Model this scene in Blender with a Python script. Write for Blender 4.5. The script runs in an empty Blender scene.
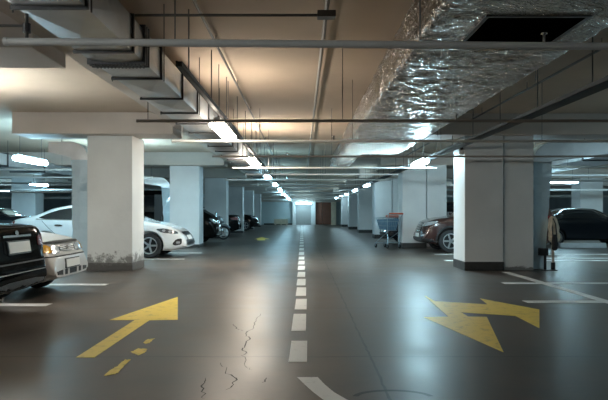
import bpy, bmesh, math, random
from mathutils import Vector, Matrix, noise
from mathutils.bvhtree import BVHTree
random.seed(7)
C = bpy.context.scene.collection
PI = math.pi
F, VX, VY, H = 600.0, 302.0, 212.5, 1.25

def ground(px, py):
    d = F*H/(py-VY)
    return ((px-VX)*d/F, d)

# ------------------------------------------------------------------ materials
def new_mat(name):
    m = bpy.data.materials.new(name); m.use_nodes = True
    nt = m.node_tree
    return m, nt, nt.nodes['Principled BSDF']

def mat(name, col, rough=0.5, metal=0.0, coat=0.0, emit=None, strength=0.0, var=0.0, vscale=3.0, bump=0.0, bscale=40.0, spec=None):
    m, nt, b = new_mat(name)
    b.inputs['Base Color'].default_value = (*col, 1)
    b.inputs['Roughness'].default_value = rough
    b.inputs['Metallic'].default_value = metal
    b.inputs['Coat Weight'].default_value = coat
    b.inputs['Coat Roughness'].default_value = 0.06
    if spec is not None: b.inputs['Specular IOR Level'].default_value = spec
    if emit:
        b.inputs['Emission Color'].default_value = (*emit, 1)
        b.inputs['Emission Strength'].default_value = strength
    if var or bump:
        tc = nt.nodes.new('ShaderNodeTexCoord')
    if var:
        n = nt.nodes.new('ShaderNodeTexNoise'); n.inputs['Scale'].default_value = vscale; n.inputs['Detail'].default_value = 6
        nt.links.new(tc.outputs['Object'], n.inputs['Vector'])
        r = nt.nodes.new('ShaderNodeValToRGB')
        r.color_ramp.elements[0].position = 0.3; r.color_ramp.elements[1].position = 0.7
        r.color_ramp.elements[0].color = (*[c*(1-var) for c in col], 1)
        r.color_ramp.elements[1].color = (*[min(1, c*(1+var)) for c in col], 1)
        nt.links.new(n.outputs['Fac'], r.inputs['Fac']); nt.links.new(r.outputs['Color'], b.inputs['Base Color'])
    if bump:
        n2 = nt.nodes.new('ShaderNodeTexNoise'); n2.inputs['Scale'].default_value = bscale; n2.inputs['Detail'].default_value = 4
        nt.links.new(tc.outputs['Object'], n2.inputs['Vector'])
        bp = nt.nodes.new('ShaderNodeBump'); bp.inputs['Strength'].default_value = bump; bp.inputs['Distance'].default_value = 0.02
        nt.links.new(n2.outputs['Fac'], bp.inputs['Height']); nt.links.new(bp.outputs['Normal'], b.inputs['Normal'])
    return m

def math_node(nt, op, a=None, b=None, clamp=False):
    n = nt.nodes.new('ShaderNodeMath'); n.operation = op; n.use_clamp = clamp
    for i, v in enumerate((a, b)):
        if v is None: continue
        if isinstance(v, (int, float)): n.inputs[i].default_value = v
        else: nt.links.new(v, n.inputs[i])
    return n.outputs[0]

def mix_col(nt, fac, c1, c2):
    n = nt.nodes.new('ShaderNodeMix'); n.data_type = 'RGBA'
    if isinstance(fac, (int, float)): n.inputs[0].default_value = fac
    else: nt.links.new(fac, n.inputs[0])
    for i, v in ((6, c1), (7, c2)):
        if isinstance(v, tuple): n.inputs[i].default_value = (*v, 1)
        else: nt.links.new(v, n.inputs[i])
    return n.outputs[2]

def floor_material():
    m, nt, b = new_mat('polished_concrete')
    tc = nt.nodes.new('ShaderNodeTexCoord'); P = tc.outputs['Object']
    def nz(scale, detail=6, rough=0.6, vec=P):
        n = nt.nodes.new('ShaderNodeTexNoise'); n.inputs['Scale'].default_value = scale
        n.inputs['Detail'].default_value = detail; n.inputs['Roughness'].default_value = rough
        nt.links.new(vec, n.inputs['Vector']); return n.outputs['Fac']
    big, mid, fine = nz(0.35), nz(1.6, 8, 0.65), nz(22, 5)
    r = nt.nodes.new('ShaderNodeValToRGB')
    e = r.color_ramp.elements
    e[0].position = .36; e[0].color = (.068, .055, .045, 1); e[1].position = .64; e[1].color = (.135, .108, .087, 1)
    nt.links.new(mid, r.inputs['Fac'])
    r2 = nt.nodes.new('ShaderNodeValToRGB')
    r2.color_ramp.elements[0].position = .35; r2.color_ramp.elements[0].color = (.72, .72, .74, 1)
    r2.color_ramp.elements[1].position = .65; r2.color_ramp.elements[1].color = (1, 1, 1, 1)
    nt.links.new(big, r2.inputs['Fac'])
    mu = nt.nodes.new('ShaderNodeMix'); mu.data_type = 'RGBA'; mu.blend_type = 'MULTIPLY'; mu.inputs[0].default_value = 1
    nt.links.new(r.outputs['Color'], mu.inputs[6]); nt.links.new(r2.outputs['Color'], mu.inputs[7])
    # saw-cut joints: along y at x = 0.59 + 6n, across at y = 5.2 + 2.65 n
    sep = nt.nodes.new('ShaderNodeSeparateXYZ'); nt.links.new(P, sep.inputs[0])
    def joint(out, off, period, w):
        a = math_node(nt, 'SUBTRACT', out, off)
        a = math_node(nt, 'DIVIDE', a, period)
        rr = math_node(nt, 'ROUND', a); d = math_node(nt, 'SUBTRACT', a, rr)
        d = math_node(nt, 'MULTIPLY', math_node(nt, 'ABSOLUTE', d), period)
        return math_node(nt, 'LESS_THAN', d, w)
    wob = math_node(nt, 'MULTIPLY', math_node(nt, 'SUBTRACT', nz(3.0, 3), 0.5), 0.05)
    jx = joint(math_node(nt, 'ADD', sep.outputs['X'], wob), 0.59, 6.0, .010)
    jy = joint(math_node(nt, 'ADD', sep.outputs['Y'], wob), 5.2, 2.65, .012)
    j = math_node(nt, 'MAXIMUM', jx, math_node(nt, 'MULTIPLY', jy, .9))
    col = mix_col(nt, math_node(nt, 'MULTIPLY', j, .9), mu.outputs[2], (.02, .018, .017))
    nt.links.new(col, b.inputs['Base Color'])
    ro = nt.nodes.new('ShaderNodeMapRange'); ro.inputs['To Min'].default_value = .33; ro.inputs['To Max'].default_value = .43
    ro.inputs['From Min'].default_value = .3; ro.inputs['From Max'].default_value = .7
    nt.links.new(mid, ro.inputs['Value']); nt.links.new(ro.outputs[0], b.inputs['Roughness'])
    b.inputs['Specular IOR Level'].default_value = .42
    bp = nt.nodes.new('ShaderNodeBump'); bp.inputs['Strength'].default_value = .06; bp.inputs['Distance'].default_value = .01
    h = math_node(nt, 'ADD', math_node(nt, 'MULTIPLY', fine, .35), math_node(nt, 'MULTIPLY', mid, .35))
    h = math_node(nt, 'SUBTRACT', h, math_node(nt, 'MULTIPLY', j, 1.0))
    nt.links.new(h, bp.inputs['Height']); nt.links.new(bp.outputs['Normal'], b.inputs['Normal'])
    return m

def pillar_material(name, col, grime_top):
    """painted concrete, scuffed and flaking towards the foot (object z = height)"""
    m, nt, b = new_mat(name)
    tc = nt.nodes.new('ShaderNodeTexCoord'); P = tc.outputs['Object']
    n = nt.nodes.new('ShaderNodeTexNoise'); n.inputs['Scale'].default_value = 1.3; n.inputs['Detail'].default_value = 8
    nt.links.new(P, n.inputs['Vector'])
    n2 = nt.nodes.new('ShaderNodeTexNoise'); n2.inputs['Scale'].default_value = 7; n2.inputs['Detail'].default_value = 8; n2.inputs['Roughness'].default_value = .7
    nt.links.new(P, n2.inputs['Vector'])
    sep = nt.nodes.new('ShaderNodeSeparateXYZ'); nt.links.new(P, sep.inputs[0])
    base = mix_col(nt, n.outputs['Fac'], tuple(c*.82 for c in col), tuple(min(1, c*1.12) for c in col))
    hgt = math_node(nt, 'DIVIDE', sep.outputs['Z'], grime_top)
    g = math_node(nt, 'SUBTRACT', math_node(nt, 'MULTIPLY', n2.outputs['Fac'], 1.9), math_node(nt, 'ADD', hgt, .25))
    g = math_node(nt, 'MULTIPLY', g, 4.0, True)
    c = mix_col(nt, math_node(nt, 'MULTIPLY', g, .75), base, (.07, .065, .06))
    nt.links.new(c, b.inputs['Base Color']); b.inputs['Roughness'].default_value = .55
    bp = nt.nodes.new('ShaderNodeBump'); bp.inputs['Strength'].default_value = .25; bp.inputs['Distance'].default_value = .02
    nt.links.new(n2.outputs['Fac'], bp.inputs['Height']); nt.links.new(bp.outputs['Normal'], b.inputs['Normal'])
    return m

def foil_material():
    m, nt, b = new_mat('crinkled_foil')
    tc = nt.nodes.new('ShaderNodeTexCoord'); P = tc.outputs['Object']
    mp = nt.nodes.new('ShaderNodeMapping'); mp.inputs['Scale'].default_value = (.7, 1.5, 1.1)
    nt.links.new(P, mp.inputs['Vector'])
    nz = nt.nodes.new('ShaderNodeTexNoise'); nz.inputs['Scale'].default_value = 6; nz.inputs['Detail'].default_value = 3
    nt.links.new(mp.outputs[0], nz.inputs['Vector'])
    v = nt.nodes.new('ShaderNodeTexVoronoi'); v.inputs['Scale'].default_value = 27
    ad = nt.nodes.new('ShaderNodeVectorMath'); ad.operation = 'MULTIPLY_ADD'; ad.inputs[1].default_value = (.16, .16, .16)
    nt.links.new(nz.outputs['Color'], ad.inputs[0]); nt.links.new(mp.outputs[0], ad.inputs[2])
    nt.links.new(ad.outputs[0], v.inputs['Vector'])
    n3 = nt.nodes.new('ShaderNodeTexNoise'); n3.inputs['Scale'].default_value = 55; n3.inputs['Detail'].default_value = 3
    nt.links.new(mp.outputs[0], n3.inputs['Vector'])
    h = math_node(nt, 'ADD', v.outputs['Distance'], math_node(nt, 'MULTIPLY', n3.outputs['Fac'], .3))
    bp = nt.nodes.new('ShaderNodeBump'); bp.inputs['Strength'].default_value = 1.0; bp.inputs['Distance'].default_value = .14
    nt.links.new(h, bp.inputs['Height']); nt.links.new(bp.outputs['Normal'], b.inputs['Normal'])
    b.inputs['Base Color'].default_value = (.62, .575, .52, 1)
    b.inputs['Metallic'].default_value = 1; b.inputs['Roughness'].default_value = .27
    return m

def paint_material(name, col, wear):
    m, nt, b = new_mat(name)
    tc = nt.nodes.new('ShaderNodeTexCoord')
    n = nt.nodes.new('ShaderNodeTexNoise'); n.inputs['Scale'].default_value = 9; n.inputs['Detail'].default_value = 8; n.inputs['Roughness'].default_value = .7
    nt.links.new(tc.outputs['Object'], n.inputs['Vector'])
    r = nt.nodes.new('ShaderNodeValToRGB'); e = r.color_ramp.elements
    e[0].position = wear; e[0].color = (*[c*.55+.03 for c in col], 1)
    e[1].position = wear+.16; e[1].color = (*col, 1)
    nt.links.new(n.outputs['Fac'], r.inputs['Fac']); nt.links.new(r.outputs['Color'], b.inputs['Base Color'])
    b.inputs['Roughness'].default_value = .45
    return m

M = {}
M['floor'] = floor_material()
M['ceiling'] = mat('ceiling_paint', (.55, .445, .345), .75, var=.10, vscale=.7)
M['beam'] = mat('beam_paint', (.56, .50, .45), .7, var=.08, vscale=1.2)
M['wall'] = mat('wall_paint', (.50, .53, .54), .7, var=.1, vscale=.8)
M['wall_blue'] = mat('wall_paint_pale_blue', (.58, .70, .73), .6, var=.06, vscale=.8)
M['pillar_worn'] = pillar_material('pillar_paint_flaking', (.72, .74, .73), .50)
M['pillar'] = pillar_material('pillar_paint', (.74, .75, .75), .12)
M['plinth'] = mat('plinth_dark', (.045, .044, .043), .45, var=.3, vscale=9)
M['plinth_worn'] = pillar_material('plinth_chipped', (.16, .155, .15), .30)
M['foil'] = foil_material()
M['black'] = mat('black_matte', (.008, .008, .009), .6)
M['opening_shade'] = mat('opening_shade_black', (.002, .002, .002), .95, spec=0)
M['rubber'] = mat('tyre_rubber', (.018, .018, .019), .75, bump=.2, bscale=60)
M['galv'] = mat('galvanised_sheet', (.56, .57, .58), .38, 0.8, var=.14, vscale=2.5, bump=.05, bscale=6)
M['galv_dark'] = mat('galvanised_flange', (.10, .10, .105), .45, .8)
M['steel'] = mat('steel_rod', (.16, .155, .15), .4, .8)
M['pipe_grey'] = mat('pipe_grey_paint', (.52, .52, .51), .4, var=.06, vscale=4)
M['pipe_white'] = mat('pipe_white_paint', (.70, .71, .71), .4, var=.06, vscale=4)
M['pipe_brown'] = mat('pipe_brown_paint', (.30, .26, .23), .45)
M['cable'] = mat('cable_black', (.02, .02, .022), .6)
M['film'] = mat('plastic_wrap', (.54, .70, .79), .22, .0, coat=.4, bump=.5, bscale=7)
M['housing'] = mat('lamp_housing', (.45, .46, .47), .5)
M['white_line'] = paint_material('white_road_paint', (.80, .79, .76), .27)
M['yellow'] = paint_material('yellow_road_paint', (.84, .62, .09), .31)
M['crack'] = mat('crack_dark', (.012, .011, .010), .8)
M['tyre_mark'] = mat('tyre_mark', (.030, .028, .027), .5)
M['glass'] = mat('car_glass', (.010, .013, .016), .04, 0, coat=.3, spec=.7)
M['chrome'] = mat('chrome', (.6, .61, .62), .15, 1)
M['alloy'] = mat('alloy_rim', (.55, .56, .57), .28, .9)
M['alloy_dark'] = mat('alloy_rim_dark', (.14, .14, .15), .35, .8)
M['plate'] = mat('plate_white', (.78, .78, .75), .4)
M['head'] = mat('headlight_clear', (.72, .76, .80), .08, .55, coat=.8)
M['head_dark'] = mat('headlight_smoked', (.10, .11, .12), .07, .4, coat=.9)
M['amber'] = mat('indicator_amber', (.75, .40, .04), .15, coat=.6)
M['red'] = mat('tail_light_red', (.16, .008, .008), .15, coat=.7)
M['trim'] = mat('black_plastic_trim', (.016, .016, .017), .42)
M['p_black'] = mat('car_paint_black', (.007, .007, .007), .3, .0, coat=.28, spec=.0)
M['p_silver'] = mat('car_paint_silver', (.60, .60, .59), .3, .1, coat=.35)
M['p_white'] = mat('car_paint_white', (.80, .82, .83), .25, 0, coat=.9)
M['p_brown'] = mat('car_paint_maroon', (.050, .020, .017), .22, .2, coat=.7)
M['p_navy'] = mat('car_paint_blue_black', (.013, .017, .023), .2, .0, coat=.5, spec=.3)
M['cart_wire'] = mat('cart_wire', (.42, .50, .55), .3, .8)
M['cart_blue'] = mat('cart_blue_plastic', (.10, .22, .33), .4)
M['cart_red'] = mat('cart_red_plastic', (.55, .11, .05), .4)
M['jacket'] = mat('beige_cloth', (.78, .66, .52), .85, var=.2, vscale=8, bump=.5, bscale=14)
M['bag'] = mat('black_nylon', (.016, .016, .018), .6, bump=.4, bscale=20)
M['post'] = mat('post_cream', (.60, .55, .48), .5)
M['door'] = mat('door_brown', (.16, .062, .038), .5, var=.12, vscale=3)
M['shutter'] = mat('shutter_grey', (.36, .36, .35), .5)
M['crate'] = mat('pale_board', (.72, .62, .48), .6, var=.12, vscale=4)
M['concrete'] = mat('white_concrete', (.66, .68, .70), .5, var=.1, vscale=5)
M['moto'] = mat('motorcycle_silver', (.50, .55, .58), .2, .6, coat=.7)

# ------------------------------------------------------------------ mesh helpers
def link(o, parent=None):
    C.objects.link(o)
    if parent is not None: o.parent = parent
    return o

def obj(name, bm, m, parent=None, smooth=None):
    bmesh.ops.recalc_face_normals(bm, faces=bm.faces[:])
    if smooth is not None:
        for f in bm.faces: f.smooth = True
        for e in bm.edges:
            if len(e.link_faces) == 2 and e.calc_face_angle(0) > smooth: e.smooth = False
    me = bpy.data.meshes.new(name); bm.to_mesh(me); bm.free()
    me.materials.append(m)
    return link(bpy.data.objects.new(name, me), parent)

def tag(o, label, cat=None, group=None, kind=None):
    o['label'] = label
    if cat: o['category'] = cat
    if group: o['group'] = group
    if kind: o['kind'] = kind
    return o

def thing(name, label, cat, loc=(0, 0, 0), rz=0, group=None):
    o = bpy.data.objects.new(name, None); o.empty_display_size = .2
    o.location = loc; o.rotation_euler = (0, 0, rz); C.objects.link(o)
    return tag(o, label, cat, group)

def BM(): return bmesh.new()

def box(bm, x0, x1, y0, y1, z0, z1, bev=0.0, M4=None):
    vs = [bm.verts.new((x, y, z)) for x in (x0, x1) for y in (y0, y1) for z in (z0, z1)]
    fs = [(0, 1, 3, 2), (4, 6, 7, 5), (0, 4, 5, 1), (2, 3, 7, 6), (0, 2, 6, 4), (1, 5, 7, 3)]
    faces = [bm.faces.new([vs[i] for i in f]) for f in fs]
    if bev:
        es = list({e for f in faces for e in f.edges})
        r = bmesh.ops.bevel(bm, geom=es, offset=bev, segments=2, profile=.6, affect='EDGES')
        vs = list({v for f in r['faces'] for v in f.verts} | {v for v in vs if v.is_valid})
    if M4 is not None: bmesh.ops.transform(bm, matrix=M4, verts=vs)
    return bm

def tube(bm, pts, r, seg=8, caps=True):
    pts = [Vector(p) for p in pts]
    rings = []
    for i, p in enumerate(pts):
        a = pts[max(i-1, 0)]; b = pts[min(i+1, len(pts)-1)]
        t = (b-a).normalized()
        up = Vector((0, 0, 1)) if abs(t.z) < .9 else Vector((1, 0, 0))
        u = t.cross(up).normalized(); v = t.cross(u).normalized()
        rr = r[i] if isinstance(r, (list, tuple)) else r
        rings.append([bm.verts.new(p + (u*math.cos(2*PI*k/seg) + v*math.sin(2*PI*k/seg))*rr) for k in range(seg)])
    for A, B in zip(rings, rings[1:]):
        for k in range(seg): bm.faces.new((A[k], A[(k+1) % seg], B[(k+1) % seg], B[k]))
    if caps:
        bm.faces.new(rings[0]); bm.faces.new(rings[-1])
    return bm

def lathe(bm, prof, axis='y', seg=28, center=(0, 0, 0), end='cap'):
    """prof: (r, h) closed loop revolved about the axis"""
    rings = []
    c = Vector(center)
    for r, h in prof:
        ring = []
        for k in range(seg):
            a = 2*PI*k/seg
            p = {'y': (r*math.cos(a), h, r*math.sin(a)), 'z': (r*math.cos(a), r*math.sin(a), h), 'x': (h, r*math.cos(a), r*math.sin(a))}[axis]
            ring.append(bm.verts.new(c+Vector(p)))
        rings.append(ring)
    n = len(rings)
    for i in range(n-1):
        A, B = rings[i], rings[i+1]
        for k in range(seg): bm.faces.new((A[k], A[(k+1) % seg], B[(k+1) % seg], B[k]))
    if end == 'cap': bm.faces.new(rings[0]); bm.faces.new(rings[-1])
    elif end == 'loop':
        A, B = rings[-1], rings[0]
        for k in range(seg): bm.faces.new((A[k], A[(k+1) % seg], B[(k+1) % seg], B[k]))
    return bm

def poly_prism(bm, pts, z0, z1):
    lo = [bm.verts.new((x, y, z0)) for x, y in pts]; hi = [bm.verts.new((x, y, z1)) for x, y in pts]
    n = len(pts)
    bm.faces.new(lo); bm.faces.new(hi)
    for i in range(n): bm.faces.new((lo[i], lo[(i+1) % n], hi[(i+1) % n], hi[i]))
    return bm

# ------------------------------------------------------------------ the setting
CEIL = 3.35
def struct(name, bm, m, label, cat, smooth=None):
    o = obj(name, bm, m, None, smooth); return tag(o, label, cat, None, 'structure')

floor = struct('floor', box(BM(), -24, 24, -9, 61.6, -.2, 0), M['floor'], 'dark polished concrete floor of the parking hall with saw cut joints', 'floor')
struct('ceiling', box(BM(), -24, 24, -9, 61.6, CEIL, CEIL+.2), M['ceiling'], 'brownish painted concrete ceiling slab over the parking hall', 'ceiling')
struct('wall_left', box(BM(), -24.2, -24, -9, 61.6, 0, CEIL), M['wall'], 'grey wall at the far left side of the hall', 'wall')
struct('wall_right', box(BM(), 24, 24.2, -9, 61.6, 0, CEIL), M['wall'], 'grey wall at the far right side of the hall', 'wall')
struct('wall_near', box(BM(), -24, 24, -9.2, -9, 0, CEIL), M['wall'], 'grey wall closing the near end of the hall', 'wall')
struct('wall_far', box(BM(), -24, 24, 61.6, 61.8, 0, CEIL), M['wall_blue'], 'pale blue end wall closing the far end of the aisle', 'wall')
struct('trim_far_header', box(BM(), -4.2, 4.0, 60.3, 61.6, 2.35, CEIL), M['beam'], 'deep header beam across the top of the far end wall', 'beam')
struct('baseboard_far', box(BM(), -3.9, -1.0, 61.5, 61.6, 0, .14), M['plinth'], 'dark baseboard along the pale blue far wall', 'baseboard')

def cracks():
    sets = [[(158, 208), (150, 222), (138, 240), (124, 255), (134, 262), (117, 283), (123, 296), (118, 302), (128, 326), (138, 334)],
            [(68, 316), (84, 340), (102, 350), (96, 368), (80, 378)],
            [(34, 352), (24, 372), (32, 398)], [(92, 232), (108, 243), (128, 250)],
            [(170, 352), (160, 362)]]
    for s in sets:
        pts = [ground(190+x/2.224, 220+y/2.224) for x, y in s]
        bm = BM(); L = []
        dense = []
        for a, b in zip(pts, pts[1:]):
            for k in range(5):
                t = k/5; dense.append((a[0]+(b[0]-a[0])*t+random.uniform(-.02, .02), a[1]+(b[1]-a[1])*t+random.uniform(-.03, .03)))
        dense.append(pts[-1])
        prev = None
        for i, (x, y) in enumerate(dense):
            w = .004*(.4+math.sin(PI*(i+.5)/len(dense)))*random.uniform(.6, 1.3)
            a, b = bm.verts.new((x-w, y, .0015)), bm.verts.new((x+w, y, .0015))
            if prev: bm.faces.new((prev[0], prev[1], b, a))
            prev = (a, b)
        obj('crack', bm, M['crack'], floor)
cracks()

# shutter, door and columns of the far wall
YF = 61.5
def fx(px): return (px-VX)*YF/F
s = struct('door_1', BM(), M['shutter'], 'grey roller shutter in the middle of the far wall', 'shutter')
bm = BM()
n = 22
for i in range(n):
    z0 = 2.3*i/n
    box(bm, fx(296), fx(311), YF-.06-(.02 if i % 2 else 0), YF+.05, z0, z0+2.3/n)
bm.to_mesh(s.data); bm.free()
dr = struct('door_2', BM(), M['door'], 'brown double door at the right of the far wall', 'door')
bm = BM(); xm = fx(322.4)
box(bm, fx(315.6), xm-.01, YF-.09, YF+.05, .02, 2.3, .01); box(bm, xm+.01, fx(331), YF-.09, YF+.05, .02, 2.3, .01)
bm.to_mesh(dr.data); bm.free()
obj('door_handle', tube(BM(), [(xm-.12, YF-.14, .95), (xm-.12, YF-.14, 1.2)], .02), M['steel'], dr)
for i, (a, b, lab) in enumerate([(292.6, 295.8, 'white pier between the pale blue wall and the grey roller shutter'),
                                 (311.2, 315.4, 'white pier between the grey roller shutter and the brown door'),
                                 (331.2, 336, 'cream pier right of the brown double door')]):
    struct('trim_%d' % (i+1), box(BM(), fx(a), fx(b), YF-.35, YF+.1, 0, 2.5), M['pipe_white'] if i < 2 else M['crate'], lab, 'pier')

# pillars and beams
ORD = ['nearest', 'second', 'third', 'fourth', 'fifth', 'sixth']
ROWS = [12.9+8.0*i for i in range(6)]
ROWS[1] = 20.9
def pillar(x0, x1, y0, dep, m, label, plinth_m, ph=.19, extra=None):
    bm = box(BM(), x0, x1, y0, y0+dep, 0, 2.92, .012)
    if extra: box(bm, extra[0], extra[1], y0+extra[2], y0+dep-.05, 0, 2.92, .012)
    o = struct('pillar', bm, m, label, 'pillar')
    e = .012
    bm = box(BM(), x0-e*.6, x1+e*.6, y0-e, y0+dep+e, 0, ph, .005)
    obj('plinth', bm, plinth_m, o)
    return o
for i, y in enumerate(ROWS):
    far = ['nearest the camera', 'second from the camera', 'third from the camera', 'fourth from the camera', 'fifth from the camera', 'last before the far wall'][i]
    if i == 0:
        pillar(-4.62, -3.65, y, .95, M['pillar_worn'], 'square white pillar with flaking stained foot beside the silver car', M['plinth_worn'], .17)
        pr = pillar(3.5, 4.33, y, .95, M['pillar'], 'wide grey pillar with dark plinth in front of the maroon car', M['plinth'], .19, (4.36, 5.0, .05))
    else:
        yl = 21.3 if i == 1 else y
        pillar(-4.70, -3.65, yl, .9, M['pillar'], 'white pillar of the row left of the aisle, %s' % far, M['plinth'], .12)
        pillar(3.5, 4.33, y, .95, M['pillar'], 'grey pillar of the row right of the aisle, %s' % far, M['plinth'], .19, (4.36, 5.05, .04))
for i, y in enumerate(ROWS[2:5]):
    far = ['near', 'middle', 'far'][i]
    pillar(-14.0, -12.85, y, .95, M['pillar'], 'pillar of the outer left row seen behind the white car, %s one of three' % far, M['plinth'])
    pillar(13.4, 14.5, y, .95, M['pillar'], 'pillar of the outer right row behind the blue black car, %s one of three' % far, M['plinth'])
for i, y in enumerate(ROWS):
    far = ['nearest', 'second', 'third', 'fourth', 'fifth', 'sixth'][i]
    y = 21.2 if i == 1 else y
    struct('beam', box(BM(), -6.07 if i == 0 else -23.9, -2.7, y-.35, y+.6, 2.9, CEIL, .01), M['beam'], 'ceiling beam over the left pillar row, %s of those resting on pillars' % far, 'beam')
    struct('beam', box(BM(), 2.75, 23.9, y-.2, y+.75, 2.9, CEIL, .01), M['beam'], 'ceiling beam over the right pillar row, %s of those resting on pillars' % far, 'beam')
struct('beam', box(BM(), -12, -2.7, 6.0, 6.86, 2.9, CEIL, .01), M['beam'], 'ceiling beam at upper left just behind the long white pipe', 'beam')
struct('beam', box(BM(), -2.7, -1.95, -8, 60.3, 3.05, CEIL, .01), M['beam'], 'shallow beam running lengthwise above the grey metal duct', 'beam')

# white junction box at the head of the right pillar
t = thing('junction_box', 'small white junction box high on the near right pillar side', 'junction box', (3.495, 12.95, 2.50))
obj('case', box(BM(), -.10, .0, 0, .18, 0, .23, .01), M['pipe_white'], t)
obj('lens', lathe(BM(), [(.035, -.02), (.035, .02)], 'y', 16, (-.05, 0, .13)), M['black'], t)

# ------------------------------------------------------------------ floor markings
def mark(name, pts, m, label, cat, group=None, z=.003):
    bm = BM(); poly_prism(bm, pts, .0004, z)
    bmesh.ops.triangulate(bm, faces=bm.faces[:])
    o = obj(name, bm, m); return tag(o, label, cat, group)
dash_edges = [(362, 341), (331, 314), (309.5, 299), (296, 287.5), (285.5, 279), (277, 272), (270, 266), (264.5, 261), (259.5, 256.8)]
dashes = [(F*H/(a-VY), F*H/(b-VY)) for a, b in dash_edges]
y = dashes[-1][1]+.75
while y < 56: dashes.append((y, y+1.35)); y += 2.1
nth = ['nearest', 'second', 'third', 'fourth', 'fifth', 'sixth', 'seventh', 'eighth', 'ninth', 'tenth', 'eleventh', 'twelfth', 'thirteenth', 'fourteenth', 'fifteenth', 'sixteenth',
       'seventeenth', 'eighteenth', 'nineteenth', 'twentieth']
for i, (a, b) in enumerate(dashes):
    xc = -.008-.018*(a < 7); w = .077
    lab = 'white dash of the aisle centre line, %s from the camera' % nth[i] if i < 20 else 'white dash at the faint far end of the aisle centre line'
    mark('floor_dash', [(xc-w-.01, a), (xc+w-.01, a), (xc+w, b), (xc-w, b)], M['white_line'], lab, 'floor marking', 'dashes of the centre line')
def gp(l): return [ground(*p) for p in l]
arc_in = gp([(297, 377.4), (304, 384), (313, 392), (323.6, 400)]); arc_out = gp([(317.7, 377.4), (325, 385), (334, 392.5), (347, 400)])
def ext(a): return a + [(a[-1][0]+.12, a[-1][1]-.16), (a[-1][0]+.28, a[-1][1]-.3), (a[-1][0]+.5, a[-1][1]-.42)]
mark('floor_curve', ext(arc_in)+ext(arc_out)[::-1], M['white_line'], 'curved white stripe at the bottom of the centre line', 'floor marking')
mark('floor_arrow', gp([(177.7, 297), (177.7, 319.9), (149.4, 320.4), (94.4, 357.6), (76, 357.6), (134.8, 320.2), (109.5, 320.2)]), M['yellow'],
     'yellow single headed arrow painted on the floor at left', 'floor marking')
mark('floor_arrow', gp([(424.5, 295.7), (435, 301.3), (487.5, 304.5), (479.8, 298.5), (539.4, 309.7), (539.4, 328.3), (515.5, 316), (461.3, 312.5), (468.3, 316.7), (486.8, 317),
     (503.6, 352.4), (423.8, 317.4), (448.3, 316.7)]), M['yellow'], 'yellow two headed arrow painted on the floor at right', 'floor marking')
def fa(px, py): return ground(px, py)
mark('floor_arrow', gp([(254, 239.2), (262, 237.0), (270, 239.2), (265, 239.2), (265, 240.3), (257, 240.3), (257, 239.2)]), M['yellow'], 'faint yellow arrow far down the aisle near the left pillars', 'floor marking')
def blot(pts, lab):
    o = []
    for (x, y), (x2, y2) in zip(pts, pts[1:]+pts[:1]):
        for k in range(4):
            t = k/4; o.append((x+(x2-x)*t+random.uniform(-.7, .7), y+(y2-y)*t+random.uniform(-.4, .4)))
    mark('paint_remnant', gp(o), M['yellow'], lab, 'floor marking')
pz = lambda l: [(60+x/3.636, 280+y/3.636) for x, y in l]
blot(pz([(160, 348), (185, 325), (215, 310), (235, 290), (255, 290), (235, 312), (212, 338), (185, 346)]), 'worn yellow paint remnant, longer one nearest the camera')
blot(pz([(258, 262), (285, 250), (315, 252), (310, 266), (285, 274)]), 'worn yellow paint remnant in the middle of three patches')
blot(pz([(302, 228), (318, 216), (345, 213), (330, 226), (312, 234)]), 'worn yellow paint remnant, smallest patch beside the arrow')
def rect(x0, x1, y0, y1): return [(x0, y0), (x1, y0), (x1, y1), (x0, y1)]
lw = .11
for x0, x1, d, lab in [(3.55, 8.6, 10.6, 'white bay line on the right floor, farther of two before the grey pillar'), (3.12, 8.6, 8.4, 'white bay line on the right floor, nearest the two headed arrow'),
                       (5.2, 9.2, 16.4, 'white bay line behind the grey pillar beside the jacket post'), (3.95, 9.2, 17.9, 'white bay line just in front of the maroon car'),
                       (3.7, 9.2, 15.6, 'white bay line right of aisle, short of the maroon car line'), (3.6, 9, 26.3, 'white bay line beyond the shopping cart'),
                       (-8.4, -3.38, 10.4, 'white bay line left of aisle between silver car and pillar'), (-8.4, -3.42, 8.12, 'white bay line under the rear of the black sedan'),
                       (-8.4, -3.15, 16.08, 'white bay line under the front wheel of the white car'), (-8.4, -3.1, 18.55, 'white bay line beyond the nose of the white car'),
                       (-8.4, -3.4, 26.3, 'white bay line beside the silver motorcycle')]:
    mark('bay_line', rect(x0, x1, d-lw, d+lw), M['white_line'], lab, 'floor marking', None, .0025)
mark('bay_line', rect(4.19, 4.35, 5.5, 12.6), M['white_line'], 'long white line running from the grey pillar toward the camera', 'floor marking')
# tyre scuff
bm = BM(); prev = None
for k in range(40):
    a = PI*(.05+.9*k/39); cx, cy, rx, ry = .62, 4.05, .26, .16
    p = [(cx+(rx+s)*math.cos(a), cy+(ry+s)*math.sin(a), .0012) for s in (-.02, .02)]
    q = [bm.verts.new(v) for v in p]
    if prev: bm.faces.new((prev[0], prev[1], q[1], q[0]))
    prev = q
obj('tyre_mark', bm, M['tyre_mark'], floor)

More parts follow.
